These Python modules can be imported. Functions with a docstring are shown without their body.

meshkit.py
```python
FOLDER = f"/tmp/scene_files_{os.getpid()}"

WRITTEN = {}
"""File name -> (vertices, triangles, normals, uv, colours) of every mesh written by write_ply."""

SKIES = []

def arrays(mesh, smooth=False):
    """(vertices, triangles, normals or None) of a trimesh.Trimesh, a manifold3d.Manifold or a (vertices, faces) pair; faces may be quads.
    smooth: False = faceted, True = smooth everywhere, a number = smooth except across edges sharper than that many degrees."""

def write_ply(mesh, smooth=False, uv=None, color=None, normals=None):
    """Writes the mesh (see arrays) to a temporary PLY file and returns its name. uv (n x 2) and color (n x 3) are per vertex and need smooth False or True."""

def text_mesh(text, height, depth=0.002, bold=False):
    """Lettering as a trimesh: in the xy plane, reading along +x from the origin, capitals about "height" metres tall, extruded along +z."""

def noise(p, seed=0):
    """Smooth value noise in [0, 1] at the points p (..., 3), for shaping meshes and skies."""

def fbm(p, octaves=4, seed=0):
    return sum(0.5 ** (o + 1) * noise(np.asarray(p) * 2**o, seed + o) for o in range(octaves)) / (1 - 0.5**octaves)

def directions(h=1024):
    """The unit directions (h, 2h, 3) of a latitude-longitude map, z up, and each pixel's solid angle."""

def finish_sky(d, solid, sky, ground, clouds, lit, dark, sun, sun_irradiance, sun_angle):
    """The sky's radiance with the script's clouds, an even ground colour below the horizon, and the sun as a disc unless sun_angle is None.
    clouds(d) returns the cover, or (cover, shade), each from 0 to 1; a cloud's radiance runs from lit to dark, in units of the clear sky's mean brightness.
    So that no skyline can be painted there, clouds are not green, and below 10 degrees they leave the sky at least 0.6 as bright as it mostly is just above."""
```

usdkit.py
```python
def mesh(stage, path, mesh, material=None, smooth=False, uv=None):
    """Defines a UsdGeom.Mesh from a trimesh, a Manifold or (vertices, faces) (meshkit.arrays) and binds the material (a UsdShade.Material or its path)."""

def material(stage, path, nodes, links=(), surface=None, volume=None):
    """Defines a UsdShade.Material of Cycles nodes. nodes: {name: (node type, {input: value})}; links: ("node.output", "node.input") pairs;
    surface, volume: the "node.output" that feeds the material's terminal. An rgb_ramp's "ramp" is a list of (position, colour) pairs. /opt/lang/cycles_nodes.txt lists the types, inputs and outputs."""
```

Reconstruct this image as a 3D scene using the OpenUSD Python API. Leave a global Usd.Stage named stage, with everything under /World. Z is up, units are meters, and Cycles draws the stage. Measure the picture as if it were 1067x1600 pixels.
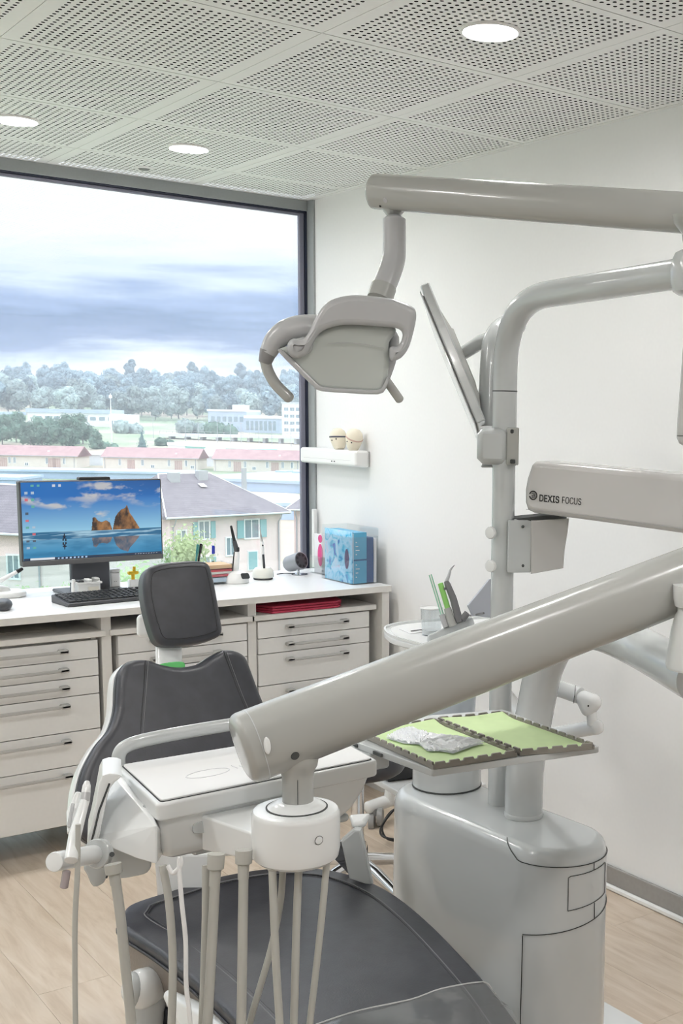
import math, random
import numpy as np, trimesh, manifold3d, usdkit, meshkit
from shapely.geometry import Polygon
from pxr import Usd, UsdGeom, UsdLux, UsdShade, Gf, Sdf, Vt

stage = Usd.Stage.CreateInMemory()
UsdGeom.SetStageUpAxis(stage, UsdGeom.Tokens.z)
UsdGeom.SetStageMetersPerUnit(stage, 1.0)
UsdGeom.Xform.Define(stage, '/World')
UsdGeom.Scope.Define(stage, '/World/Looks')
W_, H_ = 1067, 1600
PI = math.pi

# ------------------------------------------------------------------ camera
FPX, YAW, PITCH, ROLL, SX, SY, EYE = 1870.15, 0.6835, -0.1485, 0.0190, 289.18, 131.26, 1.6074
_fw = np.array([math.sin(YAW) * math.cos(PITCH), math.cos(YAW) * math.cos(PITCH), math.sin(PITCH)])
_r0 = np.array([math.cos(YAW), -math.sin(YAW), 0.0]); _u0 = np.cross(_r0, _fw)
_r = _r0 * math.cos(ROLL) + _u0 * math.sin(ROLL); _u = -_r0 * math.sin(ROLL) + _u0 * math.cos(ROLL)
CAM = np.array([0, 0, EYE])
cam = UsdGeom.Camera.Define(stage, '/World/camera')
cam.CreateHorizontalApertureAttr(36.0); cam.CreateVerticalApertureAttr(36.0 * H_ / W_)
cam.CreateFocalLengthAttr(36.0 * FPX / W_)
cam.CreateHorizontalApertureOffsetAttr(-36.0 * SX / W_); cam.CreateVerticalApertureOffsetAttr(36.0 * SY / W_)
cam.CreateClippingRangeAttr(Gf.Vec2f(0.05, 5000))
M = np.eye(4); M[0, :3] = _r; M[1, :3] = _u; M[2, :3] = -_fw; M[3, :3] = CAM
cam.AddTransformOp().Set(Gf.Matrix4d(*M.ravel().tolist()))
cam.CreateExposureAttr(0.22)
LAMP = 145.0         # radiance of the ceiling downlights
SKY = 0.98           # brightness of the overcast sky

def at(px, py, **k):
    "the point seen at a pixel of the photograph on the plane x=, y= or z= (metres), at distance d= along the view, or on the plane n=(point, normal)"
    d = _fw + (px - W_ / 2 - SX) / FPX * _r - (py - H_ / 2 - SY) / FPX * _u
    (a, v), = k.items()
    if a == 'd': return CAM + d * v
    if a == 'n':
        p0, n = np.asarray(v[0], float), np.asarray(v[1], float)
        return CAM + d * (((p0 - CAM) @ n) / (d @ n))
    i = 'xyz'.index(a)
    return CAM + d * (v - CAM[i]) / d[i]

# ------------------------------------------------------------------ materials
def mat(name, nodes, links=(), surface='p.BSDF', volume=None):
    return usdkit.material(stage, '/World/Looks/' + name, nodes, links, surface=surface, volume=volume)

def plain(name, color, rough=0.4, metal=0.0, **kw):
    return mat(name, {'p': ('principled_bsdf', dict(base_color=color, roughness=rough, metallic=metal, **kw))})

def grained(name, color, rough=0.4, scale=200.0, bump=0.1, var=0.06, dist=0.002, **kw):
    "a plain colour with fine tonal variation and a little relief"
    c = np.array(color)
    return mat(name, {
        't': ('texture_coordinate', {}), 'n': ('noise_texture', {'scale': scale, 'detail': 3.0}),
        'r': ('rgb_ramp', {'ramp': [(0.3, tuple(c * (1 - var))), (0.7, tuple(np.minimum(c * (1 + var), 1)))]}),
        'b': ('bump', {'strength': bump, 'distance': dist}),
        'p': ('principled_bsdf', dict(roughness=rough, **kw))},
        [('t.object', 'n.vector'), ('n.fac', 'r.fac'), ('r.color', 'p.base_color'), ('n.fac', 'b.height'), ('b.normal', 'p.normal')])

# ------------------------------------------------------------------ sky
sky = UsdLux.DomeLight.Define(stage, '/World/sky')
sky.CreateIntensityAttr(1.0)
sky_mat = mat('overcast_sky', {
    't': ('texture_coordinate', {}),
    'nm': ('vector_math', {'math_type': 'normalize'}),
    'mp': ('mapping', {'scale': (2.2, 2.2, 16.0), 'location': (0.3, 1.7, 0.0)}),
    'n1': ('noise_texture', {'scale': 2.0, 'detail': 6.0, 'roughness': 0.55, 'distortion': 0.4}),
    'mp2': ('mapping', {'scale': (5.0, 5.0, 42.0), 'location': (4.3, 0.7, 2.0)}),
    'n2': ('noise_texture', {'scale': 2.0, 'detail': 5.0, 'roughness': 0.5}),
    'sx': ('separate_xyz', {}),
    'w': ('math', {'math_type': 'multiply_add', 'value2': 0.075, 'value3': -0.0375}),
    'w2': ('math', {'math_type': 'multiply_add', 'value2': 0.05, 'value3': -0.025}),
    'e': ('math', {'math_type': 'add'}), 'e2': ('math', {'math_type': 'add'}),
    'el': ('map_range', {'from_min': 0.0, 'from_max': 0.3, 'clamp': True}),
    'r': ('rgb_ramp', {'ramp': [(0.0, (1.02, 0.98, 0.95)), (0.10, (1.0, 0.98, 0.96)), (0.14, (0.68, 0.79, 0.95)), (0.18, (0.34, 0.45, 0.70)),
                                (0.23, (0.26, 0.375, 0.60)), (0.29, (0.42, 0.56, 0.85)), (0.36, (0.80, 0.93, 1.08)), (0.45, (1.0, 1.04, 1.10)), (0.7, (1.12, 1.2, 1.3)), (1.0, (1.34, 1.45, 1.62))]}),
    'zen': ('map_range', {'from_min': 0.25, 'from_max': 1.0, 'to_min': 1.0, 'to_max': 1.5, 'clamp': True}), 'gain': ('vector_math', {'math_type': 'scale'}),
    'bg': ('background_shader', {'strength': SKY})},
    [('t.generated', 'nm.vector1'), ('nm.vector', 'mp.vector'), ('nm.vector', 'mp2.vector'), ('mp.vector', 'n1.vector'), ('mp2.vector', 'n2.vector'),
     ('nm.vector', 'sx.vector'), ('n1.fac', 'w.value1'), ('n2.fac', 'w2.value1'), ('sx.z', 'e.value1'), ('w.value', 'e.value2'), ('e.value', 'e2.value1'), ('w2.value', 'e2.value2'),
     ('e2.value', 'el.value'), ('el.result', 'r.fac'), ('sx.z', 'zen.value'), ('zen.result', 'gain.scale'), ('r.color', 'gain.vector1'), ('gain.vector', 'bg.color')], surface='bg.background')
UsdShade.MaterialBindingAPI.Apply(sky.GetPrim()).Bind(sky_mat)

# ------------------------------------------------------------------ mesh helpers
def cat(*ms):
    ms = [m for m in ms if m is not None]
    vs, fs, n = [], [], 0
    for m in ms:
        v, f = (np.asarray(m.vertices), np.asarray(m.faces)) if hasattr(m, 'vertices') else m
        vs.append(v); fs.append(np.asarray(f) + n); n += len(v)
    return np.vstack(vs), np.vstack(fs)

def norm(v):
    v = np.asarray(v, float); return v / np.linalg.norm(v)

def frame(o, z, x=None):
    "4x4 with origin o, z axis z, x axis near x"
    z = norm(z); x = np.array([1.0, 0, 0]) if x is None else np.asarray(x, float)
    if abs(norm(x) @ z) > 0.98: x = np.array([0, 1.0, 0])
    x = norm(x - (x @ z) * z); T = np.eye(4); T[:3, 0] = x; T[:3, 1] = np.cross(z, x); T[:3, 2] = z; T[:3, 3] = o
    return T

def tf(m, T):
    v, f = (np.asarray(m.vertices), np.asarray(m.faces)) if hasattr(m, 'vertices') else m
    v = v @ T[:3, :3].T + T[:3, 3]
    return v, (f[:, ::-1] if np.linalg.det(T[:3, :3]) < 0 else f)

def box(x0, x1, y0, y1, z0, z1, b=0.0):
    "axis-aligned box with chamfered edges b"
    lo, hi = np.minimum((x0, y0, z0), (x1, y1, z1)), np.maximum((x0, y0, z0), (x1, y1, z1))
    if b <= 0:
        m = trimesh.creation.box(extents=hi - lo); m.apply_translation((lo + hi) / 2); return m.vertices.copy(), m.faces.copy()
    b = min(b, 0.49 * (hi - lo).min()); pts = []
    for s in np.ndindex(2, 2, 2):
        c = np.where(np.array(s) == 1, hi - b, lo + b); sg = np.where(np.array(s) == 1, 1, -1)
        for k in range(3):
            p = c.copy(); p[k] += sg[k] * b; pts.append(p)
    h = trimesh.convex.convex_hull(np.array(pts)); return h.vertices.copy(), h.faces.copy()

def rbox(x0, x1, y0, y1, z0, z1, r, seg=20):
    "box with round edges of radius r (hull of eight balls)"
    lo, hi = np.minimum((x0, y0, z0), (x1, y1, z1)), np.maximum((x0, y0, z0), (x1, y1, z1))
    r = min(r, 0.499 * (hi - lo).min())
    s = manifold3d.Manifold.sphere(r, seg); parts = []
    for k in np.ndindex(2, 2, 2):
        parts.append(s.translate(np.where(np.array(k) == 1, hi - r, lo + r).tolist()))
    m = manifold3d.Manifold.batch_hull(parts).to_mesh(); return np.array(m.vert_properties[:, :3], float), np.array(m.tri_verts, int)

def hull(balls, seg=24):
    "hull of spheres (x, y, z, r)"
    m = manifold3d.Manifold.batch_hull([manifold3d.Manifold.sphere(b[3], seg).translate([float(c) for c in b[:3]]) for b in balls]).to_mesh()
    return np.array(m.vert_properties[:, :3], float), np.array(m.tri_verts, int)

def spline(pts, n=8, closed=False):
    "Catmull-Rom through the points, n steps per span"
    P = np.asarray(pts, float); m = len(P); out = []
    for i in range(m if closed else m - 1):
        p1, p2 = P[i], P[(i + 1) % m]
        p0 = P[i - 1] if (closed or i > 0) else 2 * p1 - p2
        p3 = P[(i + 2) % m] if (closed or i + 2 < m) else 2 * p2 - p1
        for t in np.arange(n) / n:
            out.append(0.5 * (2 * p1 + (p2 - p0) * t + (2 * p0 - 5 * p1 + 4 * p2 - p3) * t * t + (3 * p1 - p0 - 3 * p2 + p3) * t ** 3))
    if not closed: out.append(P[-1])
    return np.array(out)

def fillet(pts, r, n=6):
    "polyline with its inner corners rounded"
    P = np.asarray(pts, float); out = [P[0]]
    for i in range(1, len(P) - 1):
        a, b, c = P[i - 1], P[i], P[i + 1]; ri = r[i - 1] if np.ndim(r) else r
        la, lc = np.linalg.norm(a - b), np.linalg.norm(c - b); q = min(ri, la * 0.49, lc * 0.49)
        s, e = b + (a - b) / la * q, b + (c - b) / lc * q
        for t in np.linspace(0, 1, n + 1): out.append((1 - t) ** 2 * s + 2 * t * (1 - t) * b + t * t * e)
    out.append(P[-1]); return np.array(out)

def tube(pts, r, n=20, flat=None, round_ends=0):
    "swept tube; r a number or one per point; flat=(wx, wy) section half sizes with the section's x held near the vector flat[2]; round_ends adds domes"
    P = np.asarray(pts, float); R = np.full(len(P), r, float) if np.ndim(r) == 0 else np.asarray(r, float)
    if round_ends:
        k = 5; a = np.linspace(0, PI / 2, k + 1)
        d0, d1 = norm(P[0] - P[1]), norm(P[-1] - P[-2])
        lo = [P[0] + d0 * R[0] * round_ends * math.cos(t) for t in a[:-1]]; hi = [P[-1] + d1 * R[-1] * round_ends * math.cos(t) for t in a[:-1]][::-1]
        rl = [max(R[0] * math.sin(t), R[0] * 0.03) for t in a[:-1]]; rh = [max(R[-1] * math.sin(t), R[-1] * 0.03) for t in a[:-1]][::-1]
        P = np.vstack([lo, P, hi]); R = np.concatenate([rl, R, rh])
    T = np.gradient(P, axis=0); T /= np.linalg.norm(T, axis=1, keepdims=True)
    ref = np.array([0, 0, 1.0]) if flat is None or len(flat) < 3 else norm(flat[2])
    if abs(ref @ T[0]) > 0.95: ref = np.array([1.0, 0, 0])
    x = norm(ref - (ref @ T[0]) * T[0]); ang = np.arange(n) * 2 * PI / n; V = []
    for i in range(len(P)):
        x = norm(x - (x @ T[i]) * T[i]); y = np.cross(T[i], x)
        sx, sy = (1, 1) if flat is None else flat[:2]
        V.append(P[i] + R[i] * (sx * np.cos(ang)[:, None] * x + sy * np.sin(ang)[:, None] * y))
    return rings(V)

def rings(V, cap=True):
    "loft of equal closed rings, capped"
    k, n = len(V), len(V[0]); v = np.vstack(V); f = []
    j = np.arange(n); j2 = (j + 1) % n
    for i in range(k - 1):
        a, b = i * n, (i + 1) * n
        f.append(np.stack([a + j, a + j2, b + j2], 1)); f.append(np.stack([a + j, b + j2, b + j], 1))
    if cap:
        c0, c1 = len(v), len(v) + 1; v = np.vstack([v, V[0].mean(0), V[-1].mean(0)])
        f.append(np.stack([np.full(n, c0), j2, j], 1)); e = (k - 1) * n; f.append(np.stack([np.full(n, c1), e + j, e + j2], 1))
    return v, np.vstack(f)

def lathe(prof, n=36, T=None):
    "profile of (radius, z) turned about z"
    a = np.arange(n) * 2 * PI / n
    V = [np.stack([max(r, 1e-5) * np.cos(a), max(r, 1e-5) * np.sin(a), np.full(n, z)], 1) for r, z in prof]
    m = rings(V); return tf(m, T) if T is not None else m

def cyl(a, b, r, n=32, ch=0.0, r2=None):
    "cylinder from a to b with chamfered rims"
    a, b = np.asarray(a, float), np.asarray(b, float); L = np.linalg.norm(b - a); r2 = r if r2 is None else r2
    pr = [(r, 0), (r2, L)] if ch <= 0 else [(r - ch, 0), (r - ch * .3, ch * .3), (r, ch), (r2, L - ch), (r2 - ch * .3, L - ch * .3), (r2 - ch, L)]
    return lathe(pr, n, frame(a, b - a))

def inset(P, d):
    "closed 2-d outline moved inward by d (counter-clockwise), same number of points"
    P = np.asarray(P, float); a = P - np.roll(P, 1, 0); b = np.roll(P, -1, 0) - P
    a /= np.linalg.norm(a, axis=1, keepdims=True) + 1e-12; b /= np.linalg.norm(b, axis=1, keepdims=True) + 1e-12
    na, nb = np.stack([-a[:, 1], a[:, 0]], 1), np.stack([-b[:, 1], b[:, 0]], 1)
    m = na + nb; m /= np.maximum((m * m).sum(1, keepdims=True), 0.6) / 2
    return P + m * d

def ccw(P):
    P = np.asarray(P, float); x, y = P[:, 0], P[:, 1]
    return P if (x * np.roll(y, -1) - y * np.roll(x, -1)).sum() > 0 else P[::-1]

def slab(P, t, bev=0.0, steps=3, T=None, holes=(), both=True, dome=None):
    "outline P (n x 2) from z=0 to z=t with rounded rims bev; dome(x, y) -> extra height of the top"
    P = ccw(P); a = np.linspace(0, PI / 2, steps + 1); V = []
    lev = []
    if bev > 0 and both: lev += [(bev * (1 - math.sin(q)), bev * (1 - math.cos(q))) for q in a]
    else: lev += [(0, 0)]
    if bev > 0: lev += [(bev * (1 - math.cos(q)), t - bev * (1 - math.sin(q))) for q in a]
    else: lev += [(0, t)]
    for ins, z in lev:
        q = inset(P, ins) if ins > 0 else P; V.append(np.column_stack([q, np.full(len(q), z)]))
    v, f = rings(V, cap=False); n = len(P); out = [(v, f)]
    for ring, flip in ((V[0], True), (V[-1], False)):
        pg = Polygon(ring[:, :2])
        if not pg.is_valid:
            pg = pg.buffer(0); pg = max(pg.geoms, key=lambda g: g.area) if hasattr(pg, 'geoms') else pg
        vv, ff = trimesh.creation.triangulate_polygon(pg, engine='earcut')
        vv = np.column_stack([vv, np.full(len(vv), ring[0, 2])])
        n_ = np.cross(vv[ff[:, 1]] - vv[ff[:, 0]], vv[ff[:, 2]] - vv[ff[:, 0]])[:, 2]
        ff = np.where((n_ < 0)[:, None], ff[:, ::-1], ff)
        out.append((vv, ff[:, ::-1] if flip else ff))
    m = cat(*out)
    return tf(m, T) if T is not None else m

def ring_slab(P, Q, t, T=None):
    "outline P with the hole Q, thickness t"
    m = trimesh.creation.extrude_polygon(Polygon(P, [Q]), t, engine='earcut')
    return tf(m, T) if T is not None else (m.vertices, m.faces)

def rrect(w, h, r, n=6):
    "rounded rectangle outline centred on the origin"
    out = []
    for cx, cy, a0 in ((1, 1, 0), (-1, 1, 1), (-1, -1, 2), (1, -1, 3)):
        for t in np.linspace(0, PI / 2, n + 1): out.append((cx * (w / 2 - r) + r * math.cos(t + a0 * PI / 2), cy * (h / 2 - r) + r * math.sin(t + a0 * PI / 2)))
    return np.array(out)

def oval(w, h, n=32, p=2.0):
    a = np.arange(n) * 2 * PI / n; c, s = np.cos(a), np.sin(a)
    return np.stack([w / 2 * np.sign(c) * np.abs(c) ** (2 / p), h / 2 * np.sign(s) * np.abs(s) ** (2 / p)], 1)

def to_plane(T, pixels):
    "pixels of the photograph on the plane of the frame T, in that frame's x, y"
    pts = np.array([at(a, b, n=(T[:3, 3], T[:3, 2])) for a, b in pixels])
    return (pts - T[:3, 3]) @ T[:3, :2]

def on_mesh(m, px, py, off=0.0):
    "the first point of the mesh seen at a pixel of the photograph, and its normal"
    v, f = np.asarray(m[0], float), np.asarray(m[1]); d = norm(at(px, py, d=1.0) - CAM); a, e1, e2 = v[f[:, 0]], v[f[:, 1]] - v[f[:, 0]], v[f[:, 2]] - v[f[:, 0]]
    p = np.cross(d, e2); det = (e1 * p).sum(1); det = np.where(np.abs(det) < 1e-14, 1e-14, det); s = CAM - a; u = (s * p).sum(1) / det; q = np.cross(s, e1); w = (q @ d) / det; t = (e2 * q).sum(1) / det
    ok = (u >= 0) & (w >= 0) & (u + w <= 1) & (t > 0.05); k = np.where(ok)[0][np.argmin(t[ok])]; n = norm(np.cross(e1[k], e2[k])); n = n if n @ d < 0 else -n
    return CAM + d * t[k] + n * off, n

def bool_sub(a, b):
    def man(m):
        t = trimesh.Trimesh(*m, process=False); t.merge_vertices()
        return manifold3d.Manifold(manifold3d.Mesh(np.asarray(t.vertices, np.float32), np.asarray(t.faces, np.uint32)))
    m = (man(a) - man(b)).to_mesh(); return np.array(m.vert_properties[:, :3], float), np.array(m.tri_verts, int)

# ------------------------------------------------------------------ scene objects
_used = {}
_base = {}
def numbered(parent, name):
    k = _used.get((parent, name), 0); _used[(parent, name)] = k + 1
    return name if k == 0 else f'{name}_{k:03d}'

def keys(prim, label=None, category=None, group=None, kind=None):
    for k, v in (('label', label), ('category', category), ('group', group), ('kind', kind)):
        if v: prim.SetCustomDataByKey(k, v)

def thing(name, label, category=None, base=(0, 0, 0), group=None, kind=None):
    path = '/World/' + numbered('/World', name)
    x = UsdGeom.Xform.Define(stage, path); x.AddTranslateOp().Set(Gf.Vec3d(*map(float, base)))
    keys(x.GetPrim(), label, category, group, kind); _base[path] = np.asarray(base, float); return path

def part(parent, name, mesh, material, smooth=35, label=None, kind=None):
    "a mesh under a thing or under one of its parts; mesh in world coordinates"
    path = parent + '/' + numbered(parent, name); root = '/'.join(parent.split('/')[:3])
    v, f = (np.asarray(mesh.vertices), np.asarray(mesh.faces)) if hasattr(mesh, 'vertices') else mesh
    m = usdkit.mesh(stage, path, (v - _base.get(root, 0), f), material, smooth)
    keys(m.GetPrim(), label, None, None, kind); return path

def single(name, mesh, material, label, category=None, group=None, kind=None, smooth=35):
    "a thing that is one mesh"
    path = '/World/' + numbered('/World', name)
    v, f = (np.asarray(mesh.vertices), np.asarray(mesh.faces)) if hasattr(mesh, 'vertices') else mesh
    c = np.array([(v[:, 0].min() + v[:, 0].max()) / 2, (v[:, 1].min() + v[:, 1].max()) / 2, v[:, 2].min()])
    m = usdkit.mesh(stage, path, (v - c, f), material, smooth); m.AddTranslateOp().Set(Gf.Vec3d(*map(float, c)))
    keys(m.GetPrim(), label, category, group, kind); _base[path] = c; return path

def copy(src, base, rz=0.0, label=None, group=None, scale=1.0):
    "another of the same thing"
    name = src.split('/')[-1].rstrip('0123456789').rstrip('_'); was = stage.GetPrimAtPath(src).GetCustomData()
    path = '/World/' + numbered('/World', name); x = UsdGeom.Xform.Define(stage, path)
    x.GetPrim().GetReferences().AddInternalReference(src); x.GetPrim().SetInstanceable(True)
    x.ClearXformOpOrder(); x.AddTranslateOp().Set(Gf.Vec3d(*map(float, base)))
    if rz: x.AddRotateZOp().Set(math.degrees(rz))
    if np.ndim(scale) or scale != 1.0: x.AddScaleOp().Set(Gf.Vec3f(*(np.ones(3) * scale).tolist()))
    keys(x.GetPrim(), label or was.get('label'), was.get('category'), group or was.get('group')); return path
# ================================================================== the room
RW, YW, HC = 2.732, 4.967, 2.546          # right wall, window plane, ceiling height
XL, YB = -1.60, -1.30                      # left wall and back wall (outside the picture)
M_wall = grained('white_wall_paint', (0.86, 0.86, 0.855), 0.6, 90, 0.05, 0.008, 0.001)
M_tile = grained('ceiling_tile_enamel', (0.87, 0.87, 0.86), 0.5, 60, 0.02, 0.01)
M_dark = plain('dark_ceiling_void', (0.016, 0.016, 0.016), 0.9)
M_alu = grained('window_frame_grey', (0.34, 0.365, 0.365), 0.4, 120, 0.02, 0.03)
M_alu2 = grained('window_bead_violet_grey', (0.20, 0.20, 0.26), 0.35, 120, 0.02, 0.03)
M_gasket = plain('black_gasket', (0.02, 0.025, 0.05), 0.5)
M_white = grained('white_lacquer', (0.82, 0.82, 0.81), 0.35, 80, 0.01, 0.01)
M_base = grained('grey_baseboard', (0.32, 0.31, 0.295), 0.5, 60, 0.03, 0.04)
M_glass = mat('window_glass', {'w': ('layer_weight', {'blend': 0.5}), 'pw': ('math', {'math_type': 'power', 'value2': 4.0}), 'ma': ('math', {'math_type': 'multiply_add', 'value2': 0.75, 'value3': 0.04}), 't': ('transparent_bsdf', {'color': (0.985, 0.99, 0.988)}), 'g': ('glossy_bsdf', {'roughness': 0.0, 'color': (1, 1, 1)}), 'm': ('mix_closure', {})},
    [('w.facing', 'pw.value1'), ('pw.value', 'ma.value1'), ('ma.value', 'm.fac'), ('t.BSDF', 'm.closure1'), ('g.BSDF', 'm.closure2')], surface='m.closure')
M_tint = mat('balustrade_glass', {'w': ('layer_weight', {'blend': 0.5}), 'pw': ('math', {'math_type': 'power', 'value2': 4.0}), 'ma': ('math', {'math_type': 'multiply_add', 'value2': 0.75, 'value3': 0.04}), 't': ('transparent_bsdf', {'color': (0.88, 0.96, 0.955)}), 'g': ('glossy_bsdf', {'roughness': 0.0, 'color': (1, 1, 1)}), 'm': ('mix_closure', {})},
    [('w.facing', 'pw.value1'), ('pw.value', 'ma.value1'), ('ma.value', 'm.fac'), ('t.BSDF', 'm.closure1'), ('g.BSDF', 'm.closure2')], surface='m.closure')
M_vinyl = mat('pale_oak_vinyl', {
    't': ('geometry', {}), 'oi': ('object_info', {}), 'mp': ('mapping', {'scale': (9.0, 1.1, 1.0)}), 'off': ('combine_xyz', {}), 'om': ('math', {'math_type': 'multiply', 'value2': 37.0}), 'add': ('vector_math', {'math_type': 'add'}),
    'n': ('noise_texture', {'scale': 3.0, 'detail': 7.0, 'roughness': 0.62, 'distortion': 0.6}),
    'n2': ('noise_texture', {'scale': 1.3, 'detail': 2.0}),
    'r': ('rgb_ramp', {'ramp': [(0.28, (0.55, 0.44, 0.34)), (0.5, (0.665, 0.56, 0.455)), (0.72, (0.74, 0.645, 0.55))]}),
    'r2': ('rgb_ramp', {'ramp': [(0.3, (0.90, 0.88, 0.86)), (0.7, (1.0, 1.0, 1.0))]}),
    'mx': ('mix', {'mix_type': 'multiply', 'fac': 1.0}),
    'b': ('bump', {'strength': 0.08, 'distance': 0.001}), 'p': ('principled_bsdf', {'roughness': 0.42})},
    [('t.position', 'mp.vector'), ('oi.random', 'om.value1'), ('om.value', 'off.x'), ('om.value', 'off.y'), ('mp.vector', 'add.vector1'), ('off.vector', 'add.vector2'), ('add.vector', 'n.vector'), ('t.position', 'n2.vector'),
     ('n.fac', 'r.fac'), ('n2.fac', 'r2.fac'), ('r.color', 'mx.color1'), ('r2.color', 'mx.color2'), ('mx.color', 'p.base_color'), ('n.fac', 'b.height'), ('b.normal', 'p.normal')])

def structure(name):
    return thing(name, None, None, kind='structure')

fl = structure('floor')
part(fl, 'subfloor', box(XL, RW, YB, YW + 0.2, -0.25, -0.0035), plain('grey_screed', (0.25, 0.21, 0.17), 0.8), False)
rng = random.Random(5)
for i, x0 in enumerate(np.arange(RW - 0.2 * 22 - 0.002, RW, 0.2)):
    y = YB - rng.uniform(0.1, 1.1)
    while y < YW + 0.1:
        y0, y1 = max(y, YB), min(y + 1.2, YW + 0.15)
        xa, xb = max(x0, XL), min(x0 + 0.2, RW)
        if y1 - y0 > 0.02 and xb - xa > 0.02:
            part(fl, 'plank', box(xa + 0.0003, xb - 0.0003, y0 + 0.0003, y1 - 0.0003, -0.003, rng.uniform(-0.0001, 0.0001), 0.0003), M_vinyl, False)
        y += 1.2
wr = structure('wall_right')
part(wr, 'plaster', box(RW, RW + 0.2, YB - 0.2, YW - 0.069, 0, 2.75), M_wall, False)
single('wall_back', box(XL - 0.2, RW + 0.2, YB - 0.2, YB, 0, 2.75), M_wall, None, kind='structure', smooth=False)
single('wall_left', box(XL - 0.2, XL, YB, YW + 0.1, 0, 2.75), M_wall, None, kind='structure', smooth=False)
tr = structure('baseboard_right')
part(tr, 'board', box(RW - 0.012, RW, YB, YW - 0.07, 0.022, 0.085, 0.002), M_base, False)
part(tr, 'quarter_round', box(RW - 0.02, RW, YB, YW - 0.07, 0.0, 0.022, 0.006), M_white, 40)
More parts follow.
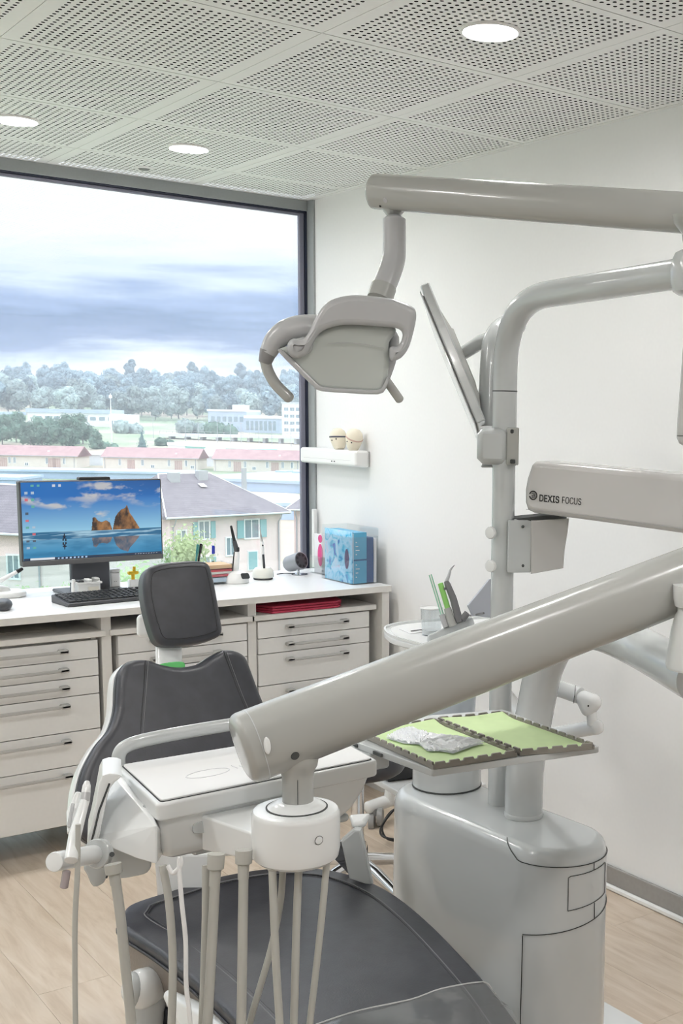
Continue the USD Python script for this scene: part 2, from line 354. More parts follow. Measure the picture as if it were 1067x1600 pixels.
# ------------------------------------------------------------------ ceiling of perforated tiles
ce = structure('ceiling')
part(ce, 'void', box(XL, RW, YB, YW + 0.05, HC + 0.03, HC + 0.08), M_dark, False)
def perforated(x0, x1, y0, y1):
    "steel tile seen from below: hexagon holes in a square grid inside plain margins, folded rims"
    p = 0.0212; mx, my = 0.026, 0.016
    nx, ny = int((x1 - x0 - 2 * mx) / p), int((y1 - y0 - 2 * my) / p)
    ax = x0 + (x1 - x0 - nx * p) / 2; ay = y0 + (y1 - y0 - ny * p) / 2
    a = (np.arange(8) + 0.5) * PI / 4; h = 0.0052
    cx, cy = [g.ravel() for g in np.meshgrid(ax + (np.arange(nx) + 0.5) * p, ay + (np.arange(ny) + 0.5) * p)]
    hole = np.stack([h * np.cos(a), h * np.sin(a)], 1); sq = np.array([(1, 1), (-1, 1), (-1, -1), (1, -1)]) * p / 2
    tmpl = np.vstack([hole, sq])                       # 8 + 4
    F = []
    for k in range(4):                                  # corner k sits between hole vertices 2k and 2k+1
        c, n_ = 8 + k, 8 + (k + 1) % 4; i0, i1, i2 = 2 * k, 2 * k + 1, (2 * k + 2) % 8
        F += [(c, i1, i0), (c, n_, i1), (n_, i2, i1)]
    F = np.array(F); m = len(cx)
    v = (np.stack([cx, cy], 1)[:, None] + tmpl[None]).reshape(-1, 2); f = (F[None] + 12 * np.arange(m)[:, None, None]).reshape(-1, 3)
    v = np.column_stack([v, np.full(len(v), HC)])
    g = 0.0009; gy = 0.0022; X = [x0 + g, ax, ax + nx * p, x1 - g]; Y = [y0 + gy, ay, ay + ny * p, y1 - gy]; out = [(v, f)]
    def q(a, b, c, d): return np.array([(a, c, HC), (b, c, HC), (b, d, HC), (a, d, HC)]), np.array([(0, 2, 1), (0, 3, 2)])
    out += [q(X[0], X[3], Y[0], Y[1]), q(X[0], X[3], Y[2], Y[3]), q(X[0], X[1], Y[1], Y[2]), q(X[2], X[3], Y[1], Y[2])]
    for (a, b) in (((X[0], Y[0]), (X[3], Y[0])), ((X[3], Y[0]), (X[3], Y[3])), ((X[3], Y[3]), (X[0], Y[3])), ((X[0], Y[3]), (X[0], Y[0]))):
        out.append((np.array([(*a, HC), (*b, HC), (*b, HC + 0.005), (*a, HC + 0.005)]), np.array([(0, 1, 2), (0, 2, 3)])))
    return cat(*out)
TX, TY = 1.5814, 2.7931
for i in range(-6, 2):
    for j in range(-7, 4):
        x0, x1, y0, y1 = TX + .6 * i, TX + .6 * i + .6, TY + .6 * j, TY + .6 * j + .6
        x0, x1, y0, y1 = max(x0, XL), min(x1, RW - 0.008), max(y0, YB), min(y1, YW - 0.012)
        if x1 - x0 < 0.03 or y1 - y0 < 0.03: continue
        if i >= -3 and j >= -3: part(ce, 'tile', perforated(x0, x1, y0, y1), M_tile, False)
        else: part(ce, 'tile', box(x0 + .001, x1 - .001, y0 + .001, y1 - .001, HC, HC + 0.02), M_tile, False)
part(ce, 'edge_trim', cat(box(RW - 0.02, RW, YB, YW, HC - 0.001, HC + 0.003), box(XL, RW, YW - 0.022, YW, HC - 0.001, HC + 0.003)), M_white, False)
# ------------------------------------------------------------------ ceiling lights
M_lamp = mat('lit_diffuser', {'e': ('emission', {'color': (1.0, 0.985, 0.965), 'strength': LAMP})}, surface='e.emission')
def downlight(x, y, label, group=None):
    t = thing('downlight', label, 'ceiling light', (x, y, HC), group)
    part(t, 'rim', lathe([(0.066, -0.0005), (0.0665, -0.004), (0.069, -0.006), (0.074, -0.0045), (0.0765, -0.0008), (0.076, 0.0), (0.066, 0.0)], 48, frame((x, y, HC), (0, 0, 1))), M_white)
    part(t, 'diffuser', lathe([(0.0, -0.0035), (0.05, -0.003), (0.0662, -0.001), (0.0662, 0.001), (0.0, 0.001)], 48, frame((x, y, HC), (0, 0, 1))), M_lamp)
    part(t, 'housing', lathe([(0.0, 0.05), (0.068, 0.05), (0.068, 0.0006), (0.0662, 0.0006), (0.066, 0.048), (0.0, 0.048)], 32, frame((x, y, HC), (0, 0, 1))), M_white)
    return t
d0 = downlight(1.8814, 2.4931, 'round recessed ceiling downlight nearest the camera, above the lamp arm')
copy(d0, (1.8814, 4.2931, HC), label='round recessed ceiling downlight beside the small ceiling sensor near the window')
copy(d0, (1.2814, 4.2931, HC), label='round recessed ceiling downlight cut by the left edge of the picture')
for x, y in ((0.0814, 4.2931), (-0.5186, 4.2931), (0.0814, 2.4931), (-0.5186, 2.4931), (1.8814, 0.6931), (1.2814, 0.6931), (0.0814, 0.6931), (-0.5186, 0.6931)):
    copy(d0, (x, y, HC), label='round recessed ceiling downlight outside the picture', group='downlights outside the picture')
ss = thing('ceiling_sensor', 'small round ceiling sensor with dark slotted centre near the window', 'sensor', (1.899, 4.758, HC))
part(ss, 'rim', lathe([(0.024, -0.004), (0.03, -0.007), (0.036, -0.005), (0.04, -0.001), (0.04, 0), (0.024, 0)], 32, frame((1.899, 4.758, HC), (0, 0, 1))), M_white)
part(ss, 'centre', lathe([(0.0, -0.010), (0.017, -0.009), (0.023, -0.004), (0.024, 0.0), (0, 0)], 24, frame((1.899, 4.758, HC), (0, 0, 1))), plain('sensor_grey', (0.22, 0.22, 0.22), 0.5))
# ------------------------------------------------------------------ window
wd = structure('window_1')
ya, yg = YW - 0.068, YW - 0.006
part(wd, 'frame', box(XL, RW, ya + 0.05, YW + 0.03, 2.500, HC, 0.002), M_alu, False)                      # head
part(wd, 'frame', box(RW - 0.010, RW + 0.2, ya, YW + 0.03, 0.0, HC, 0.002), M_alu, False)                  # right jamb
part(wd, 'frame', box(XL, RW, YW - 0.05, YW + 0.03, 0.0, 0.09, 0.002), M_alu, False)                       # sill
part(wd, 'frame', box(XL, XL + 0.06, YW - 0.05, YW + 0.03, 0.0, HC, 0.002), M_alu, False)
part(wd, 'gasket', cat(box(RW - 0.021, RW - 0.010, YW - 0.012, YW + 0.01, 0.09, 2.500), box(XL, RW - 0.01, YW - 0.012, YW + 0.01, 2.492, 2.500)), M_gasket, False)
part(wd, 'bead', cat(box(RW - 0.046, RW - 0.021, YW - 0.008, YW + 0.012, 0.09, 2.492, 0.003), box(XL, RW - 0.046, YW - 0.008, YW + 0.012, 2.479, 2.492, 0.003)), M_alu2, False)
part(wd, 'pane', box(XL + 0.06, RW - 0.04, YW + 0.004, YW + 0.010, 0.09, 2.485), M_glass, False)
part(wd, 'pane', box(XL + 0.06, RW - 0.04, YW + 0.022, YW + 0.028, 0.09, 2.485), M_glass, False)
bl = thing('glass_balustrade', 'clear greenish glass guard panel standing outside the window', 'balustrade', (0.6, 5.16, -0.2))
part(bl, 'panel', box(XL, 2.13, 5.15, 5.162, -0.2, 1.0), M_tint, False)
part(bl, 'shoe', box(XL, RW + 0.2, 5.12, 5.19, -0.3, 0.02), M_alu, False)
single('cable_duct', box(RW - 0.030, RW - 0.0105, YW - 0.092, YW - 0.070, 0.90, 1.17, 0.003), M_white, 'short white plastic cable duct rising from the worktop in the window corner', 'cable duct')
single('wall_outside', box(XL - 3, RW + 6, YW + 0.23, YW + 0.5, -18, -0.31), M_wall, None, kind='structure', smooth=False)
# ================================================================== the view from the window
rng = np.random.default_rng(11)
GZ = -15.4
def gz(d):
    "height of the land at distance d from the building"
    return float(np.interp(d, [0, 300, 380, 430, 520, 650, 760, 860, 1000, 1300], [GZ, GZ, GZ, -13.0, -9.5, -5.5, 0.5, 8.0, 12.5, 13.0]))
def at_d(px, py, d):
    return at(px, py, d=d)
def ground_at(px, d, up=0.0):
    "a point of the land straight below the pixel column px at view distance d"
    p = at(px, 700, d=d); p[2] = gz(math.hypot(p[0], p[1])) + up; return p
def leafy(name, c, var=0.25, tr=0.25):
    c = np.array(c)
    return mat(name, {'t': ('geometry', {}), 'n': ('noise_texture', {'scale': 0.35, 'detail': 4.0}), 'o': ('object_info', {}),
        'r': ('rgb_ramp', {'ramp': [(0.3, tuple(c * (1 - var))), (0.7, tuple(c * (1 + var)))]}), 'h': ('hsv', {}), 'v': ('math', {'math_type': 'multiply_add', 'value2': 0.5, 'value3': 0.78}),
        'd': ('diffuse_bsdf', {}), 'l': ('translucent_bsdf', {}), 'm': ('mix_closure', {'fac': tr})},
        [('t.position', 'n.vector'), ('n.fac', 'r.fac'), ('r.color', 'h.color'), ('o.random', 'v.value1'), ('v.value', 'h.value'), ('h.color', 'd.color'), ('h.color', 'l.color'), ('d.BSDF', 'm.closure1'), ('l.BSDF', 'm.closure2')], surface='m.closure')
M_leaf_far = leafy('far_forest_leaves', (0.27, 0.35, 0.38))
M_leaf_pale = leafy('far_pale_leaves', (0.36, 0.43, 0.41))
M_leaf_mid = leafy('mid_tree_leaves', (0.17, 0.26, 0.20))
M_conifer = leafy('conifer_needles', (0.14, 0.23, 0.22), 0.2)
M_leaf_near = leafy('near_light_leaves', (0.42, 0.50, 0.28), 0.2, 0.4)
M_bark = plain('tree_bark', (0.24, 0.22, 0.21), 0.9)
M_land = mat('grass_and_sand', {'t': ('geometry', {}), 'n': ('noise_texture', {'scale': 0.018, 'detail': 6.0}), 'n2': ('noise_texture', {'scale': 0.3, 'detail': 5.0}),
    'r': ('rgb_ramp', {'ramp': [(0.40, (0.25, 0.34, 0.20)), (0.5, (0.36, 0.40, 0.27)), (0.56, (0.52, 0.44, 0.34))]}), 'r2': ('rgb_ramp', {'ramp': [(0.3, (0.85, 0.85, 0.85)), (0.7, (1, 1, 1))]}), 'm': ('mix', {'mix_type': 'multiply', 'fac': 1.0}), 'p': ('principled_bsdf', {'roughness': 0.9})},
    [('t.position', 'n.vector'), ('t.position', 'n2.vector'), ('n.fac', 'r.fac'), ('n2.fac', 'r2.fac'), ('r.color', 'm.color1'), ('r2.color', 'm.color2'), ('m.color', 'p.base_color')])
M_sand = grained('bare_sand', (0.56, 0.44, 0.33), 0.9, 0.25, 0.0, 0.25)
M_cream = grained('cream_render', (0.72, 0.66, 0.58), 0.8, 0.8, 0.0, 0.03)
M_pink = grained('pale_pink_render', (0.80, 0.665, 0.64), 0.8, 0.6, 0.0, 0.03)
M_tiles_red = mat('red_roof_tiles', {'t': ('geometry', {}), 'w': ('wave_texture', {'scale': 1.2, 'bands_direction': 'z'}), 'n': ('noise_texture', {'scale': 0.6, 'detail': 5.0}), 'r': ('rgb_ramp', {'ramp': [(0.3, (0.37, 0.225, 0.22)), (0.7, (0.45, 0.29, 0.28))]}), 'p': ('principled_bsdf', {'roughness': 0.8})},
    [('t.position', 'n.vector'), ('n.fac', 'r.fac'), ('r.color', 'p.base_color')])
M_roof = mat('grey_brown_roof_tiles', {'t': ('geometry', {}), 'w': ('wave_texture', {'scale': 2.2, 'bands_direction': 'z', 'profile': 'saw'}), 'n': ('noise_texture', {'scale': 1.5, 'detail': 5.0}), 'r': ('rgb_ramp', {'ramp': [(0.3, (0.21, 0.19, 0.205)), (0.7, (0.27, 0.245, 0.26))]}), 'r2': ('rgb_ramp', {'ramp': [(0.0, (0.86, 0.86, 0.86)), (0.5, (1, 1, 1))]}), 'm': ('mix', {'mix_type': 'multiply', 'fac': 1.0}), 'p': ('principled_bsdf', {'roughness': 0.8})},
    [('t.position', 'n.vector'), ('t.position', 'w.vector'), ('n.fac', 'r.fac'), ('w.fac', 'r2.fac'), ('r.color', 'm.color1'), ('r2.color', 'm.color2'), ('m.color', 'p.base_color')])
M_teal = plain('turquoise_shutter', (0.27, 0.46, 0.48), 0.6)
M_teal_wall = plain('turquoise_cladding', (0.35, 0.68, 0.62), 0.6)
M_pane = plain('far_window_pane', (0.24, 0.30, 0.33), 0.15)
M_trim = plain('white_outdoor_trim', (0.80, 0.80, 0.80), 0.6)
M_flat = grained('pale_blue_flat_roof', (0.42, 0.52, 0.66), 0.6, 0.15, 0.0, 0.05)
M_steel = grained('blue_grey_cladding', (0.42, 0.50, 0.60), 0.6, 0.2, 0.0, 0.06)
M_conc = grained('pale_concrete', (0.62, 0.64, 0.66), 0.8, 0.2, 0.0, 0.05)
M_chim = grained('grey_chimney_render', (0.42, 0.43, 0.43), 0.8, 1.0, 0.0, 0.06)
M_door = plain('rusty_barrack_door', (0.52, 0.37, 0.33), 0.7)
M_pipe = plain('grey_downpipe', (0.40, 0.40, 0.42), 0.5)

# the land, rising to the wooded hill
ds = [8, 60, 140, 250, 300, 340, 380, 405, 430, 475, 520, 585, 650, 705, 760, 810, 860, 930, 1000, 1300]
az = np.linspace(-1.25, 2.1, 90); V = []; F = []
for i, d in enumerate(ds):
    for a in az:
        V.append((d * math.sin(a), d * math.cos(a), gz(d) + (0 if d < 380 else 1.2 * math.sin(9 * a + d * 0.01))))
n = len(az)
for i in range(len(ds) - 1):
    for j in range(n - 1):
        a, b = i * n + j, (i + 1) * n + j; F += [(a, b, b + 1), (a, b + 1, a + 1)]
V = np.array(V); F = np.array(F)[:, ::-1]
single('ground', (V, F), M_land, None, kind='structure', smooth=True)

# ---- trees
def leaf_cloud(balls, count, size, seed):
    "leaf sprays scattered over the skin of the balls (x, y, z, r)"
    g = np.random.default_rng(seed); b = np.array(balls); w = b[:, 3] ** 2; k = g.choice(len(b), count, p=w / w.sum())
    n_ = g.normal(size=(count, 3)); n_ /= np.linalg.norm(n_, axis=1, keepdims=True); c = b[k, :3] + n_ * b[k, 3:4] * g.uniform(0.55, 1.08, (count, 1))
    t1 = g.normal(size=(count, 3)); t1 -= (t1 * n_).sum(1, keepdims=True) * n_ * 0.6; t1 /= np.linalg.norm(t1, axis=1, keepdims=True); t2 = np.cross(n_, t1); s = size * g.uniform(0.6, 1.4, (count, 1))
    v = np.stack([c + t1 * s, c - t1 * s * .6 + t2 * s * .8, c - t1 * s * .6 - t2 * s * .8], 1).reshape(-1, 3)
    return v, np.arange(len(v)).reshape(-1, 3)
def tree(name, label, base, h, balls, trunk_r, lm, count=1500, size=0.5, seed=1, group=None, corek=0.6):
    t = thing(name, label, 'tree', base, group); base = np.asarray(base, float)
    b = [(x + base[0], y + base[1], z + base[2], r) for x, y, z, r in balls]
    trunk = [tube([base + (0, 0, -0.4), base + (0.1 * trunk_r, 0, h * 0.35), base + (0, 0.2 * trunk_r, h * 0.75)], [trunk_r, trunk_r * .7, trunk_r * .3], 7)]
    for x, y, z, r in balls[:5]: trunk.append(tube([base + (0, 0, z * 0.55), base + (x, y, z)], [trunk_r * .4, trunk_r * .12], 5))
    part(t, 'trunk', cat(*trunk), M_bark)
    core = [trimesh.creation.icosphere(2, r * corek) for *_, r in b]
    for m, q in zip(core, b):
        m.vertices = m.vertices * (1 + 0.6 * (meshkit.fbm(m.vertices * 1.3 / q[3] * 2 + q[0], 3, seed) - .5))[:, None] + q[:3]
    part(t, 'crown', cat(leaf_cloud(b, count, size, seed), *core), lm, False); return t
def crown_balls(h, w, seed, n=9, low=0.3):
    g = np.random.default_rng(seed); out = []
    for i in range(n):
        z = h * g.uniform(low, 0.9); q = (z / h - low) / (1 - low); rr = w * .5 * (math.sin(PI * min(max(q, .08), .92)) ** .6); a = g.uniform(0, 2 * PI)
        out.append((math.cos(a) * rr * .55, math.sin(a) * rr * .55, z, w * g.uniform(.22, .32)))
    out.append((0, 0, h * .62, w * .34)); return out
FAR = 'trees of the far wooded hill'
def far_spot(px, d): return ground_at(px, d)
protos = []
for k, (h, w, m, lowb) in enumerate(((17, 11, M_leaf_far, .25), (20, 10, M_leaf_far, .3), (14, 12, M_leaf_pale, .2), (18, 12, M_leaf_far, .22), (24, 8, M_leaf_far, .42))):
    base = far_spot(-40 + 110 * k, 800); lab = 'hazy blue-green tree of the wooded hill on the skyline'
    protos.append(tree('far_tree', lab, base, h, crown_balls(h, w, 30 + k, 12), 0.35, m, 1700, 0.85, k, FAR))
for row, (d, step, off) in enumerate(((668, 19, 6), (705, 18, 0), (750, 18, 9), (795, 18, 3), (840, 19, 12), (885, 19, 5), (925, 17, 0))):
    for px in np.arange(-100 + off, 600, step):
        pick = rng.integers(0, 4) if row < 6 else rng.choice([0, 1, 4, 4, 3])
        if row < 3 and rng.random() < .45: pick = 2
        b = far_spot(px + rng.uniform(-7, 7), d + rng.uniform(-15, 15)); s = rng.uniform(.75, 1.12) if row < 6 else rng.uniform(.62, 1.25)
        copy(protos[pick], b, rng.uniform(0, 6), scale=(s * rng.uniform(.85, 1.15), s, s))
MID = 'dark trees beyond the barracks'
p2 = None
for i, px in enumerate((4, 26, 48, 66, 84, 98, 114, 130, 148)):
    b = ground_at(px, 415 + 12 * math.sin(i * 2.1)); h = (9.5, 10.5, 8.5, 9.0, 9.5, 11, 10, 10.5, 7)[i]
    if i in (0, 3): p = tree('dark_tree', 'dense dark green tree in the belt behind the long red roofs', b, 10, crown_balls(10, 8.5, 60 + i, 9, .12), .25, M_leaf_mid, 1500, .5, 60 + i, MID); p2 = p if i == 0 else p2; p3 = p
    else: copy(p2 if i % 2 else p3, b, i * 1.3, scale=h / 10)
def conifer(name, label, base, h, w, seed):
    t = thing(name, label, 'tree', base); base = np.asarray(base, float)
    part(t, 'trunk', tube([base - (0, 0, .3), base + (0, 0, h * .95)], [h * .02, h * .004], 7), M_bark)
    balls = [(base[0] + .1 * math.cos(k * 2.4) * w, base[1] + .1 * math.sin(k * 2.4) * w, base[2] + h * (.1 + .85 * k / 9), w * .5 * (1 - k / 9.6) + .12) for k in range(10)]
    cones = [lathe([(w * .52 * (1 - k / 8.6), 0), (w * .06, h * .22)], 14, frame(base + (0, 0, h * (.06 + .83 * k / 8)), (0, 0, 1))) for k in range(8)]
    part(t, 'crown', cat(leaf_cloud(balls, 1400, h * .03, seed), *cones), M_conifer, False); return t
conifer('conifer', 'single dark conifer standing between the belt of trees and the green-fronted hall', ground_at(222, 402), 7.4, 4.2, 3)
def bush(label, px, d, h, w, m=M_leaf_pale, seed=0, group=None, up=0.0):
    b = ground_at(px, d, up); t = thing('bush', label, 'bush', b, group)
    bl_ = [(b[0] + w * .3 * math.cos(k * 1.9), b[1] + w * .3 * math.sin(k * 1.9), b[2] + h * (.35 + .1 * (k % 3)), max(h, w) * .26) for k in range(6)]
    part(t, 'foliage', cat(leaf_cloud(bl_, 700, .16 * h, seed), *[tf(trimesh.creation.icosphere(1, q[3] * .85), frame(q[:3], (0, 0, 1))) for q in bl_]), m, False); return t
bush('rounded pale bush below the white warehouse, left of the mast', 110, 425, 3.0, 6, seed=5)
bush('rounded pale bush at the right end of the white warehouse', 200, 500, 6, 12, M_leaf_pale, 6)
bush('low green bush right of the dark conifer', 258, 430, 4.0, 7, M_leaf_mid, 7)
bush('spreading green bush left of the blue-grey factory', 300, 520, 6, 14, M_leaf_pale, 8)
bush('spreading green bush in front of the blue-grey factory', 345, 505, 6, 14, M_leaf_mid, 9)
bush('small dark bush at the foot of the lattice-free mast', 168, 410, 3.0, 7, M_leaf_mid, 10)

# ---- buildings
def bframe(px0, px1, d0, d1, depth, z=None):
    "ground frame of a building: origin at its front left foot, x along the front, y away from us"
    a, b = ground_at(px0, d0), ground_at(px1, d1); zz = min(a[2], b[2]) if z is None else z; a[2] = b[2] = zz
    x = norm(b - a); T = np.eye(4); T[:3, 0] = x; T[:3, 1] = (-x[1], x[0], 0); T[:3, 3] = a; return T, float(np.linalg.norm(b - a))
def B(T, x0, x1, y0, y1, z0, z1, b=0): return tf(box(x0, x1, y0, y1, z0, z1, b), T)
def poly(T, pts, faces): return tf((np.array(pts, float), np.array(faces)), T)
def gable(T, L, D, z, rise, o=0.5):
    p = [(-o, -o, z), (L + o, -o, z), (L + o, D + o, z), (-o, D + o, z), (-o, D / 2, z + rise), (L + o, D / 2, z + rise)]
    q = [(x, y, w - .25) for x, y, w in p]
    f = [(0, 1, 5), (0, 5, 4), (2, 3, 4), (2, 4, 5), (3, 0, 4), (1, 2, 5)]
    n_ = 6; f += [(a + 6, c + 6, b + 6) for a, b, c in f] + [(0, 6, 7), (0, 7, 1), (2, 8, 9), (2, 9, 3), (3, 9, 6), (3, 6, 0), (1, 7, 8), (1, 8, 2)]
    return poly(T, p + q, f)
def window(parent, T, x, z, w, h, name='window', fm=None, y=0.0, shutters=None, closed=False):
    fr = part(parent, name, cat(B(T, x - .12, x + w + .12, y - .08, y + .05, z - .12, z), B(T, x - .12, x + w + .12, y - .08, y + .05, z + h, z + h + .12), B(T, x - .12, x, y - .08, y + .05, z, z + h), B(T, x + w, x + w + .12, y - .08, y + .05, z, z + h), B(T, x + w / 2 - .04, x + w / 2 + .04, y - .05, y + .05, z, z + h)), fm or M_trim, False)
    part(fr, 'pane', B(T, x, x + w, y - .02, y + .03, z, z + h), M_pane, False)
    if closed: part(fr, 'shutter', B(T, x - .02, x + w + .02, y - .11, y - .05, z - .02, z + h + .02), M_teal, False)
    elif shutters:
        for sx in (x - .14 - w * .48, x + w + .14): part(fr, 'shutter', B(T, sx, sx + w * .48, y - .13, y - .06, z, z + h), M_teal, False)
def barrack(px0, px1, label, spec):
    T, L = bframe(px0, px1, 336, 336, 9)
    t = thing('barrack', label, 'building', T[:3, 3]); D = 10
    part(t, 'wall', cat(B(T, 0, L, 0, D, -.5, 3.7), poly(T, [(0, 0, 3.7), (0, D, 3.7), (0, D / 2, 6), (L, 0, 3.7), (L, D, 3.7), (L, D / 2, 6)], [(0, 2, 1), (3, 4, 5)])), M_cream, False)
    part(t, 'roof', gable(T, L, D, 3.75, 2.6), M_tiles_red, False)
    part(t, 'gutter', B(T, -.5, L + .5, -.62, -.48, 3.55, 3.75), M_pipe, False)
    for u in (.02, .98): part(t, 'downpipe', B(T, L * u - .07, L * u + .07, -.12, 0, 0, 3.6), M_pipe, False)
    for kind, u in spec:
        x = L * u
        if kind == 'd': part(t, 'door', cat(*[B(T, x - 1.1 + k * .55, x - 1.1 + k * .55 + .46, -.08, .02, 0, 3.0) for k in range(4)]), M_door, False)
        elif kind == 'w': window(t, T, x - .3, 1.5, .55, 1.6)
        else: window(t, T, x - .6, .9, .9, .7)
    part(t, 'vent', B(T, L * .75, L * .75 + .5, 1.6, 2.1, 4.4, 5.1), M_trim, False)
barrack(-75, 119, 'long cream barrack with red roof at the left edge of the view', (('d', .41), ('w', .46), ('w', .50), ('s', .60), ('w', .76), ('d', .80), ('d', .84), ('w', .90)))
barrack(160, 308, 'long cream barrack with red roof in the middle, behind the monitor top', (('w', .18), ('d', .30), ('w', .42), ('s', .53), ('w', .70), ('d', .80), ('w', .88), ('s', .95)))
barrack(333, 467, 'long cream barrack with red roof next to the window frame', (('w', .19), ('d', .28), ('w', .37), ('s', .48), ('w', .63), ('d', .72), ('w', .81), ('w', .92)))
# white warehouse
T, L = bframe(45, 200, 560, 560, 20); t = thing('warehouse', 'long white warehouse on the slope behind the dark trees', 'building', T[:3, 3])
part(t, 'wall', cat(B(T, 0, L * .83, 0, 20, -2, 6.6), B(T, L * .83, L, -2, 18, -2, 6.4)), M_trim, False)
part(t, 'roof', B(T, -.5, L * .83, -.5, 20, 6.6, 8.4), M_steel, False)
for k in range(9): part(t, 'window', B(T, 4 + k * 4.2, 6.6 + k * 4.2, -.1, .1, 3.4, 5.0), M_pane, False)
for k in range(4): part(t, 'window', B(T, L * .85 + k * 1.6, L * .85 + 1 + k * 1.6, -2.1, -1.9, .5, 3.5), M_pane, False)
T, L = bframe(-40, 24, 555, 555, 12); t = thing('pavilion', 'small pale building with a flat roof at the left edge below the wood', 'building', T[:3, 3])
part(t, 'wall', B(T, 0, L, 0, 12, -2, 5.0), M_trim, False); part(t, 'roof', B(T, -.6, L + .6, -.6, 12.5, 5, 6.2), M_flat, False)
for k in range(5): part(t, 'window', B(T, L - 2.4 - k * 2.6, L - .9 - k * 2.6, -.1, .1, 2, 4), M_pane, False)
T, L = bframe(120, 158, 350, 350, 6); t = thing('shed', 'low white flat-roofed shed between two red-roofed barracks', 'building', T[:3, 3])
part(t, 'wall', B(T, 0, L, 0, 12, -.5, 3.6), M_conc, False); part(t, 'roof', B(T, -.3, L + .3, -.3, 12, 3.6, 4.2), M_trim, False)
T, L = bframe(308, 335, 352, 352, 6); t = thing('shed', 'low white shed with a pale lean-to roof beside the barrack next to the window frame', 'building', T[:3, 3])
part(t, 'wall', B(T, 0, L, 0, 12, -.5, 4.0), M_conc, False); part(t, 'roof', poly(T, [(-.3, -.4, 4.0), (L + .3, -.4, 4.0), (L + .3, 12, 6.2), (-.3, 12, 6.2), (-.3, -.4, 3.7), (L + .3, -.4, 3.7), (L + .3, 12, 4), (-.3, 12, 4)], [(0, 1, 2), (0, 2, 3), (0, 5, 1), (0, 4, 5), (0, 3, 7), (0, 7, 4), (1, 5, 6), (1, 6, 2)]), M_trim, False)
# hall with turquoise front, viaduct, factory, offices
T, L = bframe(264, 384, 400, 372, 24, z=-13.6); t = thing('hall', 'flat hall with turquoise front and white end wall behind the barracks', 'building', T[:3, 3])
part(t, 'wall', B(T, 0, L, 0, 12, -1.5, 3.6), M_teal_wall, False); part(t, 'end_panel', B(T, -.2, L * .23, -.25, 1, -1.5, 4.2), M_trim, False); part(t, 'roof', B(T, -.5, L + .2, -.4, 12.4, 3.6, 4.6), M_trim, False)
for k in range(6): part(t, 'window', B(T, L * .26 + k * 1.9, L * .26 + 1.4 + k * 1.9, -.12, .1, 1.0, 3.0), M_pane, False)
T, L = bframe(390, 482, 376, 345, 24, z=-13.8); t = thing('hall', 'low hall with a wide pale roof sloping to the window frame', 'building', T[:3, 3])
part(t, 'wall', B(T, 0, L, 0, 12, -1.5, 2.2), M_conc, False); part(t, 'roof', B(T, -.1, L + .6, -.6, 12.6, 2.2, 3.4), M_trim, False)
T, L = bframe(250, 520, 470, 470, 8, z=-11.5); t = thing('viaduct', 'grey road viaduct crossing below the factory on short piers', 'bridge', T[:3, 3])
part(t, 'deck', B(T, 0, L, 0, 9, 2.9, 4.0), M_conc, False); part(t, 'railing', cat(B(T, 0, L, 0, .15, 4.9, 5.0), *[B(T, k * 2.5, k * 2.5 + .12, 0, .15, 4, 5) for k in range(int(L / 2.5))]), M_pipe, False)
for k in range(11): part(t, 'pier', B(T, 3 + k * L / 11, 4 + k * L / 11, 1.5, 7.5, -2, 2.9), M_conc, False)
T, L = bframe(326, 442, 570, 570, 30); t = thing('factory', 'blue-grey factory block below the wood at the right of the view', 'building', T[:3, 3])
part(t, 'wall', cat(B(T, 0, L * .52, 0, 30, -3, 9.0), B(T, L * .52, L, -6, 24, -3, 6.0)), M_steel, False)
part(t, 'roof', cat(B(T, -.4, L * .52, -.4, 30, 9.0, 9.9), B(T, L * .52, L + .4, -6.4, 24, 6.0, 7.2)), M_trim, False); part(t, 'plant_room', B(T, L * .3, L * .48, 4, 12, 9.9, 12.2), M_trim, False)
for k in range(7): part(t, 'window', B(T, L * .55 + k * 2.1, L * .55 + 1.3 + k * 2.1, -6.1, -5.9, 0.5, 4.8), M_pane, False)
for k in range(6): part(t, 'window', B(T, 1.5 + k * 2.7, 3.2 + k * 2.7, -.1, .1, 4.2, 6.6), M_pane, False)
T, L = bframe(441, 490, 545, 545, 16); t = thing('office_block', 'white office block with rows of windows beside the window frame', 'building', T[:3, 3])
part(t, 'wall', B(T, 0, L, 0, 16, -3, 14.0), M_trim, False)
for fz in range(4):
    for k in range(5): window(t, T, 1.0 + k * 2.7, 1.4 + fz * 3.1, 1.9, 1.4)
part(t, 'roof', B(T, -.3, L + .3, -.3, 16.3, 14.0, 14.6), M_conc, False)
# mast and street lamps
b = ground_at(175, 425); t = thing('mast', 'tall slim white mast in front of the wooded hill', 'mast', b)
part(t, 'pole', tube([b - (0, 0, .3), b + (0, 0, 11), b + (0, 0, 19.2)], [.28, .2, .12], 10), M_trim); part(t, 'head', box(b[0] - .5, b[0] + .5, b[1] - .3, b[1] + .3, b[2] + 17.5, b[2] + 18.6), M_trim)
first = None
for i, (px, d) in enumerate(((240, 470), (290, 460), (310, 455), (340, 455), (360, 450), (377, 455), (405, 450), (425, 450), (455, 455), (98, 480), (138, 470))):
    b = ground_at(px, d)
    if first is None:
        first = thing('lamp_post', 'thin pale lamp post along the viaduct road', 'lamp post', b, 'lamp posts along the viaduct road'); part(first, 'pole', tube([b - (0, 0, .3), b + (0, 0, 9.5)], [.14, .08], 6), M_pipe); part(first, 'arm', box(b[0] - .9, b[0] + .9, b[1] - .06, b[1] + .06, b[2] + 9.4, b[2] + 9.6), M_pipe)
    else: copy(first, b, i * .7, scale=(1, 1, 1 - .05 * (i % 3)))
